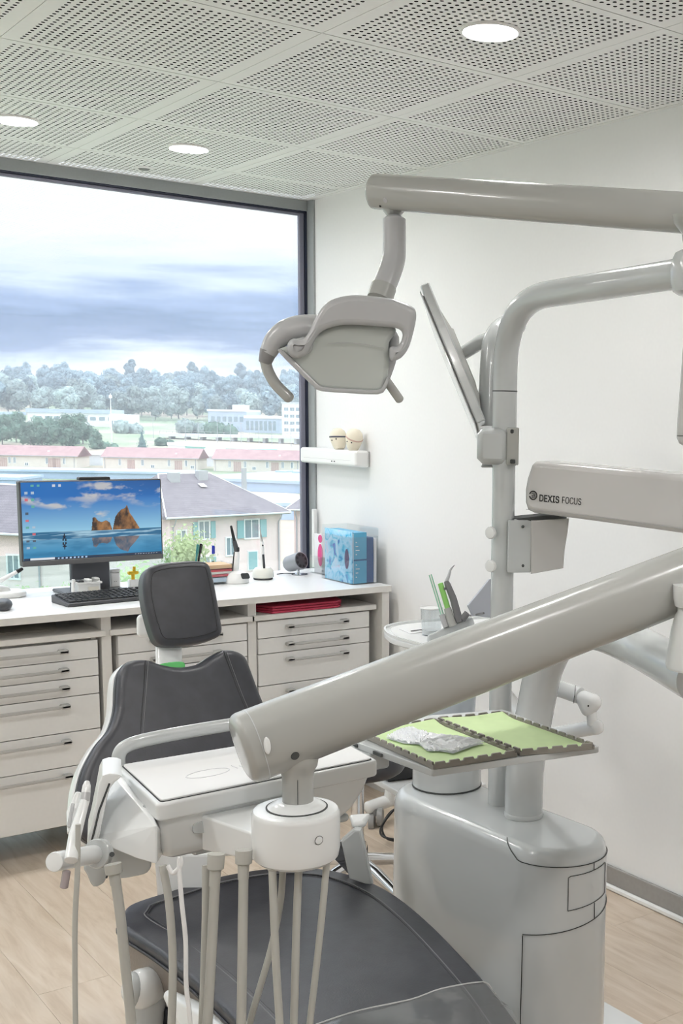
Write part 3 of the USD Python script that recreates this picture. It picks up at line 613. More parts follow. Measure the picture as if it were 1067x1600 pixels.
# flat roofs in the middle ground
T, L = bframe(296, 520, 262, 250, 60); t = thing('flat_roof_hall', 'wide hall with pale blue flat roof and skylights behind the pink house', 'building', T[:3, 3])
part(t, 'wall', B(T, 0, L, 0, 46, -1, 2.0), M_flat, False); part(t, 'roof', B(T, -.4, L + .4, -.4, 46.4, 2.0, 2.6), M_flat, False)
for k in range(6): part(t, 'skylight', B(T, 3 + k * 4.6, 5.6 + k * 4.6, 30, 34, 2.6, 3.0), M_steel, False)
T, L = bframe(-60, 300, 290, 290, 30); t = thing('flat_roof_hall', 'long low hall with blue-grey front right behind the monitor', 'building', T[:3, 3])
part(t, 'wall', B(T, 0, L, 0, 12, -1, 1.6), M_flat, False); part(t, 'roof', B(T, -.4, L + .2, -.4, 12, 1.6, 2.1), M_flat, False)
T, L = bframe(-40, 26, 235, 235, 8); t = thing('flat_roof_hall', 'pale blue flat-roofed block left of the monitor', 'building', T[:3, 3])
part(t, 'wall', B(T, 0, L, 0, 12, -1, 2.8), M_flat, False); part(t, 'roof', B(T, -.3, L + .3, -.3, 12, 2.8, 3.3), M_flat, False)
def patch(px0, px1, d0, d1, h, label):
    a, b, c, e = (ground_at(px0, d0, h), ground_at(px1, d0, h), ground_at(px1, d1, h), ground_at(px0, d1, h))
    N = 24; u = np.linspace(0, 1, N); g = np.array([[(1 - s) * ((1 - q) * a + q * b) + s * ((1 - q) * e + q * c) for q in u] for s in u]).reshape(-1, 3)
    g[:, 2] += .7 * (meshkit.fbm(g * .12, 3, 4) - .5) * 2
    f = [(i * N + j, i * N + j + 1, (i + 1) * N + j + 1) for i in range(N - 1) for j in range(N - 1)] + [(i * N + j, (i + 1) * N + j + 1, (i + 1) * N + j) for i in range(N - 1) for j in range(N - 1)]
    v = np.vstack([g, g - (0, 0, 3)]); f = np.array(f); edge = [i for i in range(N)] + [i * N + N - 1 for i in range(1, N)] + [N * N - 1 - i for i in range(1, N)] + [i * N for i in range(N - 2, 0, -1)]
    sk = [(edge[k], edge[k] + N * N, edge[(k + 1) % len(edge)] + N * N) for k in range(len(edge))] + [(edge[k], edge[(k + 1) % len(edge)] + N * N, edge[(k + 1) % len(edge)]) for k in range(len(edge))]
    single('sand_field', (v, np.vstack([f, np.array(sk)])), M_sand, label, 'ground', smooth=30)
patch(-60, 330, 300, 332, .35, 'strip of bare sandy ground in front of the barracks')
patch(225, 520, 212, 246, .3, 'patch of bare sandy ground between the pink house roof and the pale flat roof')
T, L = bframe(225, 520, 190, 190, 10); t = thing('flat_roof_hall', 'pale blue low hall showing between the two pink houses', 'building', T[:3, 3])
part(t, 'wall', B(T, 0, L, 0, 14, -1, 2.2), M_flat, False); part(t, 'roof', B(T, -.3, L + .3, -.3, 14, 2.2, 2.7), M_flat, False)
# ---- pink houses
def hip_roof(T, L, D, z, rise, ra, rb, o=.6):
    "ridge from x=ra to x=rb at the middle of the depth"
    p = [(-o, -o, z), (L + o, -o, z), (L + o, D + o, z), (-o, D + o, z), (ra, D / 2, z + rise), (rb, D / 2, z + rise)]; p += [(x, y, w - .22) for x, y, w in p[:4]]
    return poly(T, p, [(0, 1, 5), (0, 5, 4), (1, 2, 5), (2, 3, 4), (2, 4, 5), (3, 0, 4), (0, 6, 7), (0, 7, 1), (1, 7, 8), (1, 8, 2), (2, 8, 9), (2, 9, 3), (3, 9, 6), (3, 6, 0), (6, 9, 8), (6, 8, 7)])
def house(name, px0, px1, d0, d1, D, eave_py, label, rise, wins, ra=.22, rb=.72, chim=(), turn=0.0):
    T, L = bframe(px0, px1, d0, d1, D, z=GZ); ez = at(px0, eave_py, d=d0)[2] - GZ
    t = thing(name, label, 'house', T[:3, 3])
    part(t, 'wall', B(T, 0, L, 0, D, -.5, ez - .1), M_pink, False)
    rf = part(t, 'roof', hip_roof(T, L, D, ez, rise, L * ra, L * rb), M_roof, False)
    part(rf, 'ridge_cap', cat(tf(tube([(L * ra, D / 2, ez + rise), (L * rb, D / 2, ez + rise)], .07, 8), T), tf(tube([(-.6, -.6, ez), (L * ra, D / 2, ez + rise)], .06, 8), T), tf(tube([(L + .6, -.6, ez), (L * rb, D / 2, ez + rise)], .04, 8), T)), M_trim)
    part(t, 'gutter', cat(tf(tube([(-.6, -.68, ez - .1), (L + .6, -.68, ez - .1)], .08, 8), T)), M_conc)
    for x in (.25, L - .25): part(t, 'downpipe', tf(tube(fillet([(x, -.6, ez - .15), (x, -.45, ez - .5), (x, -.08, ez - .9), (x, -.08, 0)], .1), .06, 8), T), M_pipe)
    for x, z, w, h, kind in wins:
        window(t, T, x * L, ez - z - h, w, h, shutters=kind == 's', closed=kind == 'c')
    for x, y, w, h in chim:
        zz = ez + rise * (1 - abs(y - .5) * 2) - .4
        c = part(rf, 'chimney', B(T, L * x, L * x + w, D * y, D * y + w * .7, zz, zz + h), M_chim, False)
    return t, T, L, ez
t, T, L, ez = house('house', 262, 437, 92, 99, 9.5, 808, 'pale pink house with grey hipped roof and turquoise shutters, behind the instruments on the worktop', 3.0,
    ((.25, .55, .85, 1.35, 's'), (.66, .62, 1.25, 1.45, 's'), (.49, 2.0, .75, 1.35, 'n'), (.69, 3.25, .75, 1.4, 'c'), (.49, 4.4, .75, 1.4, 'n'), (.66, 5.4, 1.1, 1.4, 'c'), (.25, 3.4, .85, 1.4, 's'), (.06, 1.2, .7, 1.3, 'n')),
    ra=.16, rb=.62, chim=((.21, .38, .85, 1.25), (.47, .40, .85, 1.25), (.80, .26, .36, 2.3)))
part(t, 'skylight', tf(poly(np.eye(4), [(0, 0, .06), (.55, 0, .06), (.55, .6, .30), (0, .6, .30)], [(0, 1, 2), (0, 2, 3)]), T @ trimesh.transformations.translation_matrix((L * .43, 2.7, ez + 1.95))), M_trim, False)
house('house', -120, 60, 75, 73, 8, 826, 'pale pink house with grey roof half hidden behind the left side of the monitor', 2.6, ((.40, 1.5, .7, 1.4, 'n'), (.70, 1.5, .75, 1.4, 'n')), ra=.25, rb=.7)
house('house', 458, 600, 104, 104, 9, 795, 'pale pink house cut off by the window frame, right of the shuttered house', 2.2, ((.4, 1.5, .8, 1.4, 's'),), ra=.25, rb=.7)
# ---- near greenery
b = ground_at(312, 66); tree('light_green_tree', 'light green young tree in front of the shuttered pink house', b, 10.2, crown_balls(10.4, 4.8, 91, 18, .38), .12, M_leaf_near, 5200, .12, 91, corek=.35)
for i, (px, d, h, w) in enumerate(((14, 52, 10.6, 5.0), (84, 55, 10.2, 5), (205, 58, 9.0, 6), (262, 60, 8.6, 4), (150, 56, 9.0, 5))):
    b = ground_at(px, d); lab = ('light green tree below the desk scanner at the left edge', 'light green tree left of the monitor stand', 'light green tree right of the monitor stand', 'small light green tree under the left corner of the shuttered house', 'light green tree hidden behind the monitor stand')[i]
    tree('light_green_tree', lab, b, h, crown_balls(h, w, 95 + i, 14, .3), .12, M_leaf_near, 4200, .14, 95 + i, corek=.5)
b0 = ground_at(330, 120); single('street', B(bframe(-200, 700, 125, 125, 6)[0], 0, 80, 0, 6, -.2, .06), plain('pale_asphalt', (0.55, 0.55, 0.56), 0.9), None, kind='structure', smooth=False)
# ================================================================== worktop, drawer units and what stands on them
M_top = grained('white_worktop', (0.85, 0.85, 0.85), 0.3, 60, 0.01, 0.008)
M_edge = grained('pale_beige_laminate', (0.78, 0.77, 0.745), 0.45, 60, 0.02, 0.02)
M_handle = plain('brushed_grey_handle', (0.52, 0.52, 0.51), 0.4, 0.2)
M_black = plain('black_plastic', (0.02, 0.021, 0.023), 0.35)
M_black2 = plain('dark_grey_plastic', (0.055, 0.057, 0.062), 0.4)
M_pl = plain('white_desk_plastic', (0.84, 0.84, 0.83), 0.3)
M_clear = mat('clear_acrylic', {'w': ('layer_weight', {'blend': 0.5}), 'pw': ('math', {'math_type': 'power', 'value2': 4.0}), 'ma': ('math', {'math_type': 'multiply_add', 'value2': 0.75, 'value3': 0.04}), 't': ('transparent_bsdf', {'color': (0.96, 0.98, 0.985)}), 'g': ('glossy_bsdf', {'roughness': 0.02, 'color': (1, 1, 1)}), 'm': ('mix_closure', {})},
    [('w.facing', 'pw.value1'), ('pw.value', 'ma.value1'), ('ma.value', 'm.fac'), ('t.BSDF', 'm.closure1'), ('g.BSDF', 'm.closure2')], surface='m.closure')
M_chrome = plain('chrome', (0.75, 0.76, 0.78), 0.12, 1.0)
ZT, YF = 0.898, 4.217
wt = thing('worktop', 'long white worktop with beige front edge running along the window', 'worktop', (1.5, 4.6, 0.87))
part(wt, 'top', box(-1.2, 2.70, YF, YW - 0.085, ZT - 0.026, ZT, 0.002), M_top, False)
part(wt, 'front_edge', box(-1.2, 2.70, YF - 0.003, YF, ZT - 0.026, ZT - 0.001), M_edge, False)
part(wt, 'end_panel', box(2.662, 2.698, YF + 0.01, YW - 0.10, 0.0, ZT - 0.026, 0.001), M_edge, False)
for x in (1.497, 2.071, 0.925): part(wt, 'leg_panel', box(x, x + 0.036, YF + 0.05, YW - 0.10, 0.0, ZT - 0.026, 0.001), M_edge, False)
part(wt, 'back_rail', box(-1.2, 2.66, YW - 0.16, YW - 0.14, 0.60, ZT - 0.026), M_edge, False)
def drawer_unit(x0, x1, fronts, label):
    "fronts: upper edges of the drawers, last one is the underside"
    y0 = 4.262; t = thing('drawer_unit', label, 'cabinet', ((x0 + x1) / 2, 4.5, 0.0))
    part(t, 'carcass', cat(box(x0, x0 + .018, y0 + .02, 4.76, .115, .795), box(x1 - .018, x1, y0 + .02, 4.76, .115, .795), box(x0, x1, y0 + .02, 4.76, .115, .133), box(x0, x1, 4.745, 4.76, .115, .795), box(x0 + .018, x1 - .018, y0 + .03, y0 + .04, .13, .795)), M_edge, False)
    part(t, 'top_board', box(x0 - .03, x1 + .028, y0 - .012, 4.77, .795, .816, .002), M_edge, False)
    for k in range(len(fronts) - 1):
        z1, z0 = fronts[k] - .003, fronts[k + 1]
        d = part(t, 'drawer', box(x0, x1, y0, y0 + .018, z0, z1, .0015), M_white, False)
        if k == 0 and fronts[0] - fronts[1] < .02: continue
        hz = z1 - .028; xa, xb = x0 + .115, x1 - .11
        part(d, 'handle', cat(box(xa, xb, y0 - .028, y0 - .020, hz - .006, hz + .006, .003), box(xa, xa + .034, y0 - .028, y0 - .0, hz - .008, hz + .008, .004), box(xb - .034, xb, y0 - .028, y0 - .0, hz - .008, hz + .008, .004)), M_handle, 40)
    for x in (x0 + .06, x1 - .06):
        for y in (4.34, 4.70): part(t, 'caster', cat(cyl((x - .012, y, .05), (x + .012, y, .05), .05, 20, .004), cyl((x, y, .09), (x, y, .116), .012)), M_black2)
    return t
drawer_unit(2.112, 2.621, (.792, .722, .659, .530, .33, .115), 'white drawer unit under the right end of the worktop with red folders on top')
drawer_unit(1.555, 2.064, (.792, .722, .659, .594, .46, .33, .115), 'white drawer unit behind the chair headrest and backrest')
drawer_unit(0.972, 1.481, (.787, .720, .655, .589, .459, .333, .115), 'white six-drawer unit at the left edge, left of the chair backrest')
# red folders on the right unit
M_red = plain('crimson_folder', (0.55, 0.045, 0.10), 0.5)
fo = thing('folder_stack', 'flat red plastic folders lying on the right drawer unit', 'folder', (2.33, 4.38, .816))
for k in range(3):
    P = [(2.105, 4.47), (2.105, 4.43), (2.175, 4.262 + .003 * k), (2.47, 4.262 + .003 * k), (2.50, 4.29), (2.52, 4.36), (2.52, 4.55), (2.11, 4.55)]
    part(fo, 'folder', slab(np.array(P) + .004 * k, .0085, .002, 2, frame((0, 0, .8165 + .009 * k), (0, 0, 1))), M_red)
# papers on the left unit
single('paper_sheets', cat(*[slab(np.array([(1.16, 4.36), (1.35, 4.33), (1.40, 4.52), (1.20, 4.56)]) + .01 * k, .0008, T=frame((0, 0, .8168 + .001 * k), (0, 0, 1))) for k in range(3)]), plain('recycled_paper', (0.62, 0.60, 0.55), .8), 'thin pile of paper sheets lying on the six-drawer unit at the left edge', 'paper', smooth=False)
# ---- computer monitor with a beach picture
YM = 4.605
TL, TR, BR, BL = at(28, 752, y=YM), at(249, 748, y=YM), at(258, 872, y=YM), at(36, 887, y=YM)
mx0, mx1, mz0, mz1 = (TL[0] + BL[0]) / 2, (TR[0] + BR[0]) / 2, (BL[2] + BR[2]) / 2, (TL[2] + TR[2]) / 2
mo = thing('computer_monitor', 'black desktop monitor showing a blue beach with two brown rocks', 'monitor', ((mx0 + mx1) / 2, YM + .08, ZT))
part(mo, 'casing', box(mx0, mx1, YM, YM + .035, mz0, mz1, .004), M_black2)
part(mo, 'chin', box(mx0 + .001, mx1 - .001, YM - .003, YM + .002, mz0 + .001, mz0 + .020, .001), plain('grey_monitor_chin', (0.11, 0.11, 0.115), .4))
part(mo, 'webcam', slab(rrect(.12, .016, .006), .03, .003, 2, frame(((mx0 + mx1) / 2 + .01, YM + .033, mz1 + .003), (0, -1, 0), (1, 0, 0))), M_black)
part(mo, 'back_cover', rbox(mx0 + .12, mx1 - .12, YM + .03, YM + .06, mz0 + .05, mz1 - .06, .015), M_black2)
part(mo, 'stand', box((mx0 + mx1) / 2 - .075, (mx0 + mx1) / 2 + .075, YM + .055, YM + .08, ZT + .004, mz0 + .15, .004), plain('slate_monitor_stand', (0.09, 0.095, 0.11), .45))
part(mo, 'foot', box((mx0 + mx1) / 2 - .12, (mx0 + mx1) / 2 + .12, YM - .03, YM + .15, ZT, ZT + .012, .004), M_black2)
sx0, sx1, sz0, sz1 = mx0 + .006, mx1 - .006, mz0 + .022, mz1 - .005
NX, NZ = 280, 150
U, V_ = np.meshgrid(np.linspace(0, 1, NX), np.linspace(0, 1, NZ)); pp = np.stack([U * 16 / 9, V_, 0 * U], -1)
def lerp(a, b, t): return np.asarray(a) * (1 - t[..., None]) + np.asarray(b) * t[..., None]
hz = .36                                                        # horizon of the picture
skyc = lerp((.25, .50, .66), (.01, .13, .42), np.clip((V_ - hz) / .45, 0, 1) ** .8)
skyc = lerp(skyc, (.01, .04, .14), np.clip((V_ - .75) / .3, 0, 1) * np.clip(U - .2, 0, 1) * .9)
cl = np.clip((meshkit.fbm(pp * (5.0, 11.0, 1) + (0, U[..., None][..., 0].mean(), 0), 5, 3) - .50) * 5, 0, 1)
band = np.clip(1 - np.abs(V_ - (.90 - .42 * (1 - U) * 0 - .25 * np.abs(U - .62))) / .20, 0, 1) * np.clip((U - .28) * 5, 0, 1) + np.clip(1 - np.abs(V_ - (.80 - .42 * U)) / .08, 0, 1) * (U < .62) * .9
skyc = lerp(skyc, (.50, .49, .47), np.clip(cl * band * 1.3, 0, .85))
img = skyc
wet = lerp((.03, .22, .42), (.22, .42, .55), np.clip(V_ / hz, 0, 1) ** 2)
wet = lerp(wet, (.012, .13, .27), np.clip((meshkit.fbm(pp * (3, 14, 1), 4, 8) - .45) * 3, 0, 1) * .7)
img = np.where((V_ < hz)[..., None], wet, img)
surf = (V_ < hz) & (V_ > hz - .10); s = meshkit.fbm(pp * (4, 60, 1), 3, 5)
img = np.where(surf[..., None], lerp((.02, .12, .24), (.30, .48, .60), np.clip((s - .45) * 5, 0, 1)), img)
def rock(cx, w, h, seed, ridge):
    dx = (U - cx) / w
    prof = np.interp(dx, [q[0] for q in ridge], [q[1] for q in ridge], 0, 0) * h * (1 + .18 * (meshkit.noise(pp * (40, 1, 1), seed) - .5))
    tex = meshkit.fbm(pp * (22, 16, 1), 4, seed); lit = np.clip(tex * 1.5 - .35 + .25 * dx, 0, 1)
    return prof, lerp((.035, .022, .018), (.36, .17, .06), lit)
for cx, w, h, sd, rg in ((.555, .075, .17, 2, [(-1, 0), (-.85, .95), (-.6, 1), (-.35, .7), (0, .62), (.4, .72), (.8, .55), (1, 0)]), (.735, .10, .31, 6, [(-1, 0), (-.8, .5), (-.45, .78), (-.1, .93), (.08, 1), (.3, .68), (.65, .35), (1, 0)])):
    pr, col = rock(cx, w, h, sd, rg)
    img = np.where(((V_ >= hz - .01) & (V_ < hz + pr) & (pr > .004))[..., None], col, img)
    rb = np.where((V_ < hz - .10) & (V_ > hz - .10 - pr * .72) & (pr > .004), .75, 0.0); img = lerp(img, col * .8 + (.02, .02, .03), rb)
g = np.random.default_rng(4)
def dot(u, v, w, h, c):
    global img
    img = np.where(((np.abs(U - u) < w) & (np.abs(V_ - v) < h))[..., None], c, img)
for sgn, v0 in ((1, .27), (-1, .185)):                            # a small figure on the sand and its reflection
    dot(.285, v0 + sgn * .045, .004, .014, (.01, .015, .03)); dot(.285, v0 + sgn * .015, .006, .022, (.01, .015, .03)); dot(.276, v0 - sgn * .018, .005, .016, (.01, .015, .03)); dot(.294, v0 - sgn * .022, .004, .014, (.01, .015, .03)); dot(.285, v0 + sgn * .02, .014, .005, (.01, .015, .03))
for i in range(10):                                             # rows of small desktop icons and the task bar
    for j in range(2 if i else 3):
        if g.random() < .85: dot(.035 + .042 * j, .955 - .088 * i, .010, .015, [(.55, .6, .65), (.35, .45, .55), (.06, .09, .13), (.55, .12, .15), (.10, .35, .30)][g.integers(0, 5)])
for u in (.225, .265): dot(u, .955, .010, .016, (.5, .55, .62))
dot(.5, .012, .5, .020, (.02, .035, .07)); dot(.13, .014, .085, .014, (.62, .66, .70))
for k in range(8): dot(.24 + .028 * k, .014, .007, .010, (.35, .5, .7))
for k in range(9): dot(.80 + .02 * k, .014, .005, .006, (.4, .44, .5))
img = np.clip(img, 0, 1)
gx, gz_ = np.meshgrid(np.linspace(sx0, sx1, NX), np.linspace(sz0, sz1, NZ))
vv = np.stack([gx, np.full_like(gx, YM - .0006), gz_], -1).reshape(-1, 3); k0 = (np.arange(NZ - 1)[:, None] * NX + np.arange(NX - 1)).ravel()
ff = np.vstack([np.stack([k0, k0 + 1, k0 + NX + 1], 1), np.stack([k0, k0 + NX + 1, k0 + NX], 1)])
M_screen = mat('lit_screen', {'a': ('attribute', {'attribute': 'picture'}), 'p': ('principled_bsdf', {'base_color': (0.01, 0.01, 0.01), 'roughness': 0.25, 'emission_strength': 0.95})}, [('a.color', 'p.emission_color')])
sp = part(mo, 'screen', (vv, ff), M_screen, False)
UsdGeom.PrimvarsAPI(stage.GetPrimAtPath(sp)).CreatePrimvar('picture', Sdf.ValueTypeNames.Color3fArray, 'vertex').Set(Vt.Vec3fArray.FromNumpy(img.reshape(-1, 3).astype(np.float32)))
# ---- keyboard
ka, kb_, kc = np.array((1.385, 4.338)), np.array((1.449, 4.663)) , np.array((1.80, 4.372))
kT = frame((1.405, 4.335, ZT), (0, 0, 1), (0.44, 0.035, 0))
kb = thing('keyboard', 'black computer keyboard on the worktop in front of the monitor', 'keyboard', kT[:3, 3]); KL, KD = .44, .15
part(kb, 'body', tf((lambda q: (q[0] + np.array([0, 0, 1]) * (q[0][:, 1:2] * .10) * (q[0][:, 2:3] > .006), q[1]))(box(0, KL, 0, KD, 0, .014, .003)), kT), M_black2)
for r_ in range(6):
    x = .010; y = .010 + r_ * .0228
    wl = [.024, .018, .022, .080, .020, .02, .018, .018] if r_ == 0 else [.018] * 15
    n_k = 0
    while x < KL - .022:
        w = (wl[n_k] if n_k < len(wl) else .018) if r_ == 0 else .0165
        w = min(w, KL - .01 - x)
        if w < .008: break
        part(kb, 'key', tf(box(x, x + w, y, y + .0182, .0135 + .1 * y, .0205 + .1 * y, .002), kT), M_black, False); x += w + .0037 + (.01 if n_k in (14,) else 0); n_k += 1
single('mouse', tf(trimesh.Trimesh(*slab(oval(.115, .062, 28, 2.4), .034, .018, 5)), frame((1.205, 4.415, ZT), (0, 0, 1), (.3, .95, 0))), M_black2, 'black computer mouse at the left edge of the worktop', 'mouse', smooth=60)
# white box with instruments, dispenser, yellow toy, desk scanner
t = thing('storage_tub', 'small white tub with packets standing in front of the monitor stand', 'tub', (1.60, 4.60, ZT)); bx = at(115, 922, z=ZT); ex = at(152, 922, z=ZT); yb = 4.60
q0, q1 = at(117, 918, y=yb)[0], at(151, 918, y=yb)[0]
tub = bool_sub(box(q0, q1, yb - .04, yb + .04, ZT, ZT + .052), box(q0 + .003, q1 - .003, yb - .037, yb + .037, ZT + .003, ZT + .1)); part(t, 'tub', tub, M_pl, False)
part(t, 'rim', bool_sub(box(q0 - .006, q1 + .006, yb - .046, yb + .046, ZT + .048, ZT + .055), box(q0 + .002, q1 - .002, yb - .038, yb + .038, ZT + .04, ZT + .1)), M_pl, False)
part(t, 'label', box((q0 + q1) / 2 - .005, q1 - .006, yb - .042, yb - .0405, ZT + .004, ZT + .036), plain('cream_label', (.80, .76, .68), .6), False)
for k in range(3): part(t, 'packet', box(q0 + .01 + .03 * k, q0 + .03 + .03 * k, yb - .02, yb + .02, ZT + .01, ZT + .06 + .003 * k, .003), [M_black2, M_pl, M_handle][k], False)
t = thing('marker_pen', 'thick white marker standing at the left end of the white tub', 'pen', (q0 - .012, yb - .02, ZT)); part(t, 'barrel', tube([(q0 - .014, yb - .02, ZT), (q0 - .012, yb - .018, ZT + .05)], .007, 14), M_pl); part(t, 'cap', tube([(q0 - .012, yb - .018, ZT + .05), (q0 - .011, yb - .018, ZT + .066)], .006, 14), M_pl)
c = at(178, 914, z=ZT); c[1] = 4.70; c[0] = at(178, 900, y=4.70)[0]
t = thing('glue_dispenser', 'white plastic dispenser with pointed lid right of the monitor stand', 'dispenser', c); part(t, 'body', slab(rrect(.042, .035, .010), .068, .004, 3, frame(c, (0, 0, 1))), M_pl); part(t, 'lid', cat(slab(rrect(.044, .037, .010), .014, .005, 3, frame(c + (0, 0, .068), (0, 0, 1))), box(c[0] - .042, c[0] - .015, c[1] - .008, c[1] + .008, c[2] + .066, c[2] + .076, .003)), M_pl)
part(t, 'lettering', tf(meshkit.text_mesh('= =', .006, .0006), frame(c + (-.008, -.0179, .03), (0, -1, 0), (1, 0, 0))), M_black, False)
c = np.array([at(208, 905, y=4.72)[0], 4.72, ZT]); M_yel = plain('yellow_plastic', (0.80, 0.52, 0.02), .35)
t = thing('stamp', 'small yellow and white desk stamp beside the headrest', 'stamp', c); part(t, 'base', box(c[0] - .02, c[0] + .02, c[1] - .012, c[1] + .012, ZT, ZT + .03, .003), M_pl); part(t, 'grip', cat(cyl(c + (0, 0, .03), c + (0, 0, .055), .007, 16), rbox(c[0] - .022, c[0] + .022, c[1] - .01, c[1] + .01, ZT + .05, ZT + .064, .006), cyl(c + (.004, 0, .06), c + (.006, 0, .082), .006, 14, .002)), M_yel)
c = np.array([1.27, 4.72, ZT])
t = thing('desk_scanner', 'low white desk device with a black-tipped stylus at the left edge', 'device', c)
part(t, 'base', slab(oval(.20, .14, 36, 3), .022, .008, 4, frame(c + (0.0, 0, 0), (0, 0, 1))), M_pl); part(t, 'cradle', hull([(c[0] - .03, c[1], ZT + .03, .022), (c[0] + .03, c[1], ZT + .022, .018), (c[0] - .03, c[1], ZT + .012, .02)]), M_pl)
s0, s1 = at(5, 905, y=4.70), at(27, 893, y=4.70); part(t, 'stylus', tube([s0 - (s1 - s0) * .6, s0, s1], [.008, .009, .007], 14), M_pl); part(t, 'tip', tube([s1, s1 + (s1 - s0) * .35], [.0085, .006], 14, round_ends=.6), M_black)
# ---- pen box, two intraoral scanners, black cylinder device
c = np.array([2.10, 4.655, ZT])
t = thing('pen_box', 'clear acrylic pen box with orange and red striped lining behind the headrest', 'box', c)
w, d_, h = .07, .06, .085
part(t, 'box', bool_sub(box(c[0] - w, c[0] + w, c[1] - d_, c[1] + d_, ZT, ZT + h), box(c[0] - w + .003, c[0] + w - .003, c[1] - d_ + .003, c[1] + d_ - .003, ZT + .004, ZT + h + 1)), M_clear, False)
for k, (col, za, zb) in enumerate((((.78, .50, .28), .066, .081), ((.62, .06, .08), .053, .062), ((.78, .74, .66), .044, .053), ((.62, .06, .08), .033, .042), ((.55, .66, .78), .010, .028))): part(t, 'card', box(c[0] - w + .006, c[0] + w - .006, c[1] - d_ + .006, c[1] + d_ - .006, ZT + za, ZT + zb), plain(f'card_tone_{k}', col, .6), False)
for px0, py0, px1, py1, col, lab in ((307, 872, 309, 851, (.06, .25, .24), 'dark green ballpoint pen standing in the pen box, leftmost of three'), (311, 875, 314, 850, (.02, .02, .022), 'black ballpoint pen standing in the pen box, middle of three'), (333, 875, 333, 853, (.03, .05, .45), 'blue ballpoint pen standing in the pen box, rightmost of three')):
    a, b = at(px0, py0, y=4.67), at(px1, py1, y=4.67); a = a + (a - b) * .5
    a[2] = max(a[2], ZT + .0825); t2 = thing('ballpoint_pen', lab, 'pen', a); m_ = plain('pen_' + lab.split()[1 if 'dark' in lab else 0] + '_body', col, .3)
    part(t2, 'barrel', tube([a, a * .35 + b * .65], [.004, .0042], 12), M_clear if 'blue' in lab else m_); part(t2, 'cap', tube([a * .45 + b * .55, b], .0052, 12, round_ends=.4), m_); part(t2, 'clip', tube([b + (.006, -.003, -.002), a * .45 + b * .55 + (.006, -.003, 0)], .0012, 8), m_)
c = np.array([at(368, 905, y=4.62)[0], 4.62, ZT])
t = thing('intraoral_scanner', 'white intraoral scanner with black tip standing in its charging base', 'scanner', c)
part(t, 'charging_base', lathe([(.0, 0), (.052, 0), (.055, .003), (.055, .012), (.052, .025), (.044, .042), (.030, .050), (0, .050)], 40, frame(c, (0, 0, 1))), M_pl)
part(t, 'base_foot', lathe([(0, -.0), (.0545, 0), (.0555, .002), (.0545, .004), (0, .004)], 40, frame(c, (0, 0, 1))), M_handle)
part(t, 'display', slab(rrect(.042, .026, .008), .006, .002, 2, frame(c + (.022, -.042, .030), (.25, -.85, .55), (1, .2, 0))), M_black)
a, b, e, tip = c + (0, 0, .045), at(370, 862, y=4.62), at(366, 845, y=4.62), at(361, 822, y=4.62)
part(t, 'grip', tube([a, (a + b) / 2, b], [.013, .0125, .011], 18), M_pl); part(t, 'grip_back', tube([a + (-.014, .0, 0), b + (-.011, 0, 0)], .0035, 10), M_black)
part(t, 'neck', tube([b, b * .5 + e * .5, e], [.0105, .010, .0085], 16), M_black2); part(t, 'head', tube([e, e * .5 + tip * .5, tip], [.007, .006, .0045], 14, round_ends=.5), M_black)
part(t, 'button', rbox(b[0] - .006, b[0] + .006, b[1] - .014, b[1] - .008, b[2] + .002, b[2] + .02, .003), M_black)
c = np.array([at(411, 902, y=4.66)[0], 4.66, ZT])
t = thing('curing_light', 'white pen-shaped curing light with silver tip in a round charging base', 'curing light', c)
part(t, 'charging_base', lathe([(0, .006), (.040, .006), (.046, .010), (.046, .022), (.042, .040), (.032, .050), (.022, .046), (0, .044)], 40, frame(c, (0, 0, 1))), plain('ivory_plastic', (.80, .79, .72), .3))
part(t, 'base_foot', lathe([(0, 0), (.040, 0), (.041, .004), (.036, .008), (0, .008)], 40, frame(c, (0, 0, 1))), M_black2)
a, b, e, tip = c + (.002, 0, .045), at(410, 866, y=4.66), at(409, 846, y=4.66), at(406, 824, y=4.66)
part(t, 'grip', tube([a, b, e], [.0095, .0085, .007], 16), M_pl); part(t, 'stripe', tube([a + (0, -.006, .002), b + (0, -.0055, .0)], .0055, 10), M_black2); part(t, 'tip', tube([e, e * .5 + tip * .5, tip], [.0055, .003, .0016], 12), M_handle); part(t, 'button', trimesh.creation.icosphere(2, .0035).apply_translation(b * .3 + e * .7 + (0, -.007, 0)), M_black)
c = np.array([at(466, 897, y=4.70)[0], 4.70, ZT]); hd = at(470, 876, y=4.70); ax = norm((.25, -.85, .25))
t = thing('polishing_unit', 'grey cylindrical device with ring of black holes in the window corner', 'device', c)
fr = frame(hd, ax); part(t, 'barrel', lathe([(0, -.085), (.030, -.085), (.036, -.075), (.040, 0), (.0385, .004), (0, .004)], 40, fr), plain('grey_metallic_plastic', (.33, .34, .36), .35, .3))
part(t, 'face', lathe([(0, .005), (.034, .005), (.0365, .003), (.0365, .0), (0, .0)], 40, fr), M_black2)
part(t, 'hole', cat(*[cyl((fr @ [.0265 * math.cos(k * PI / 4 + .3), .0265 * math.sin(k * PI / 4 + .3), .004, 1])[:3], (fr @ [.0265 * math.cos(k * PI / 4 + .3), .0265 * math.sin(k * PI / 4 + .3), .0062, 1])[:3], .0072, 18, .001) for k in range(8)]), M_black)
part(t, 'stand', cat(tube([hd + (-.01, .02, -.035), c + (.0, .0, .02), c + (0, 0, .004)], [.010, .006, .006], 12), lathe([(0, 0), (.036, 0), (.037, .002), (.034, .004), (0, .004)], 32, frame(c + (.008, 0, 0), (0, 0, 1)))), M_chrome)
part(t, 'cable', tube(spline([c + (-.0, .03, .004), c + (-.03, .05, .004), c + (-.08, .045, .004)], 6), .002, 8), M_black)
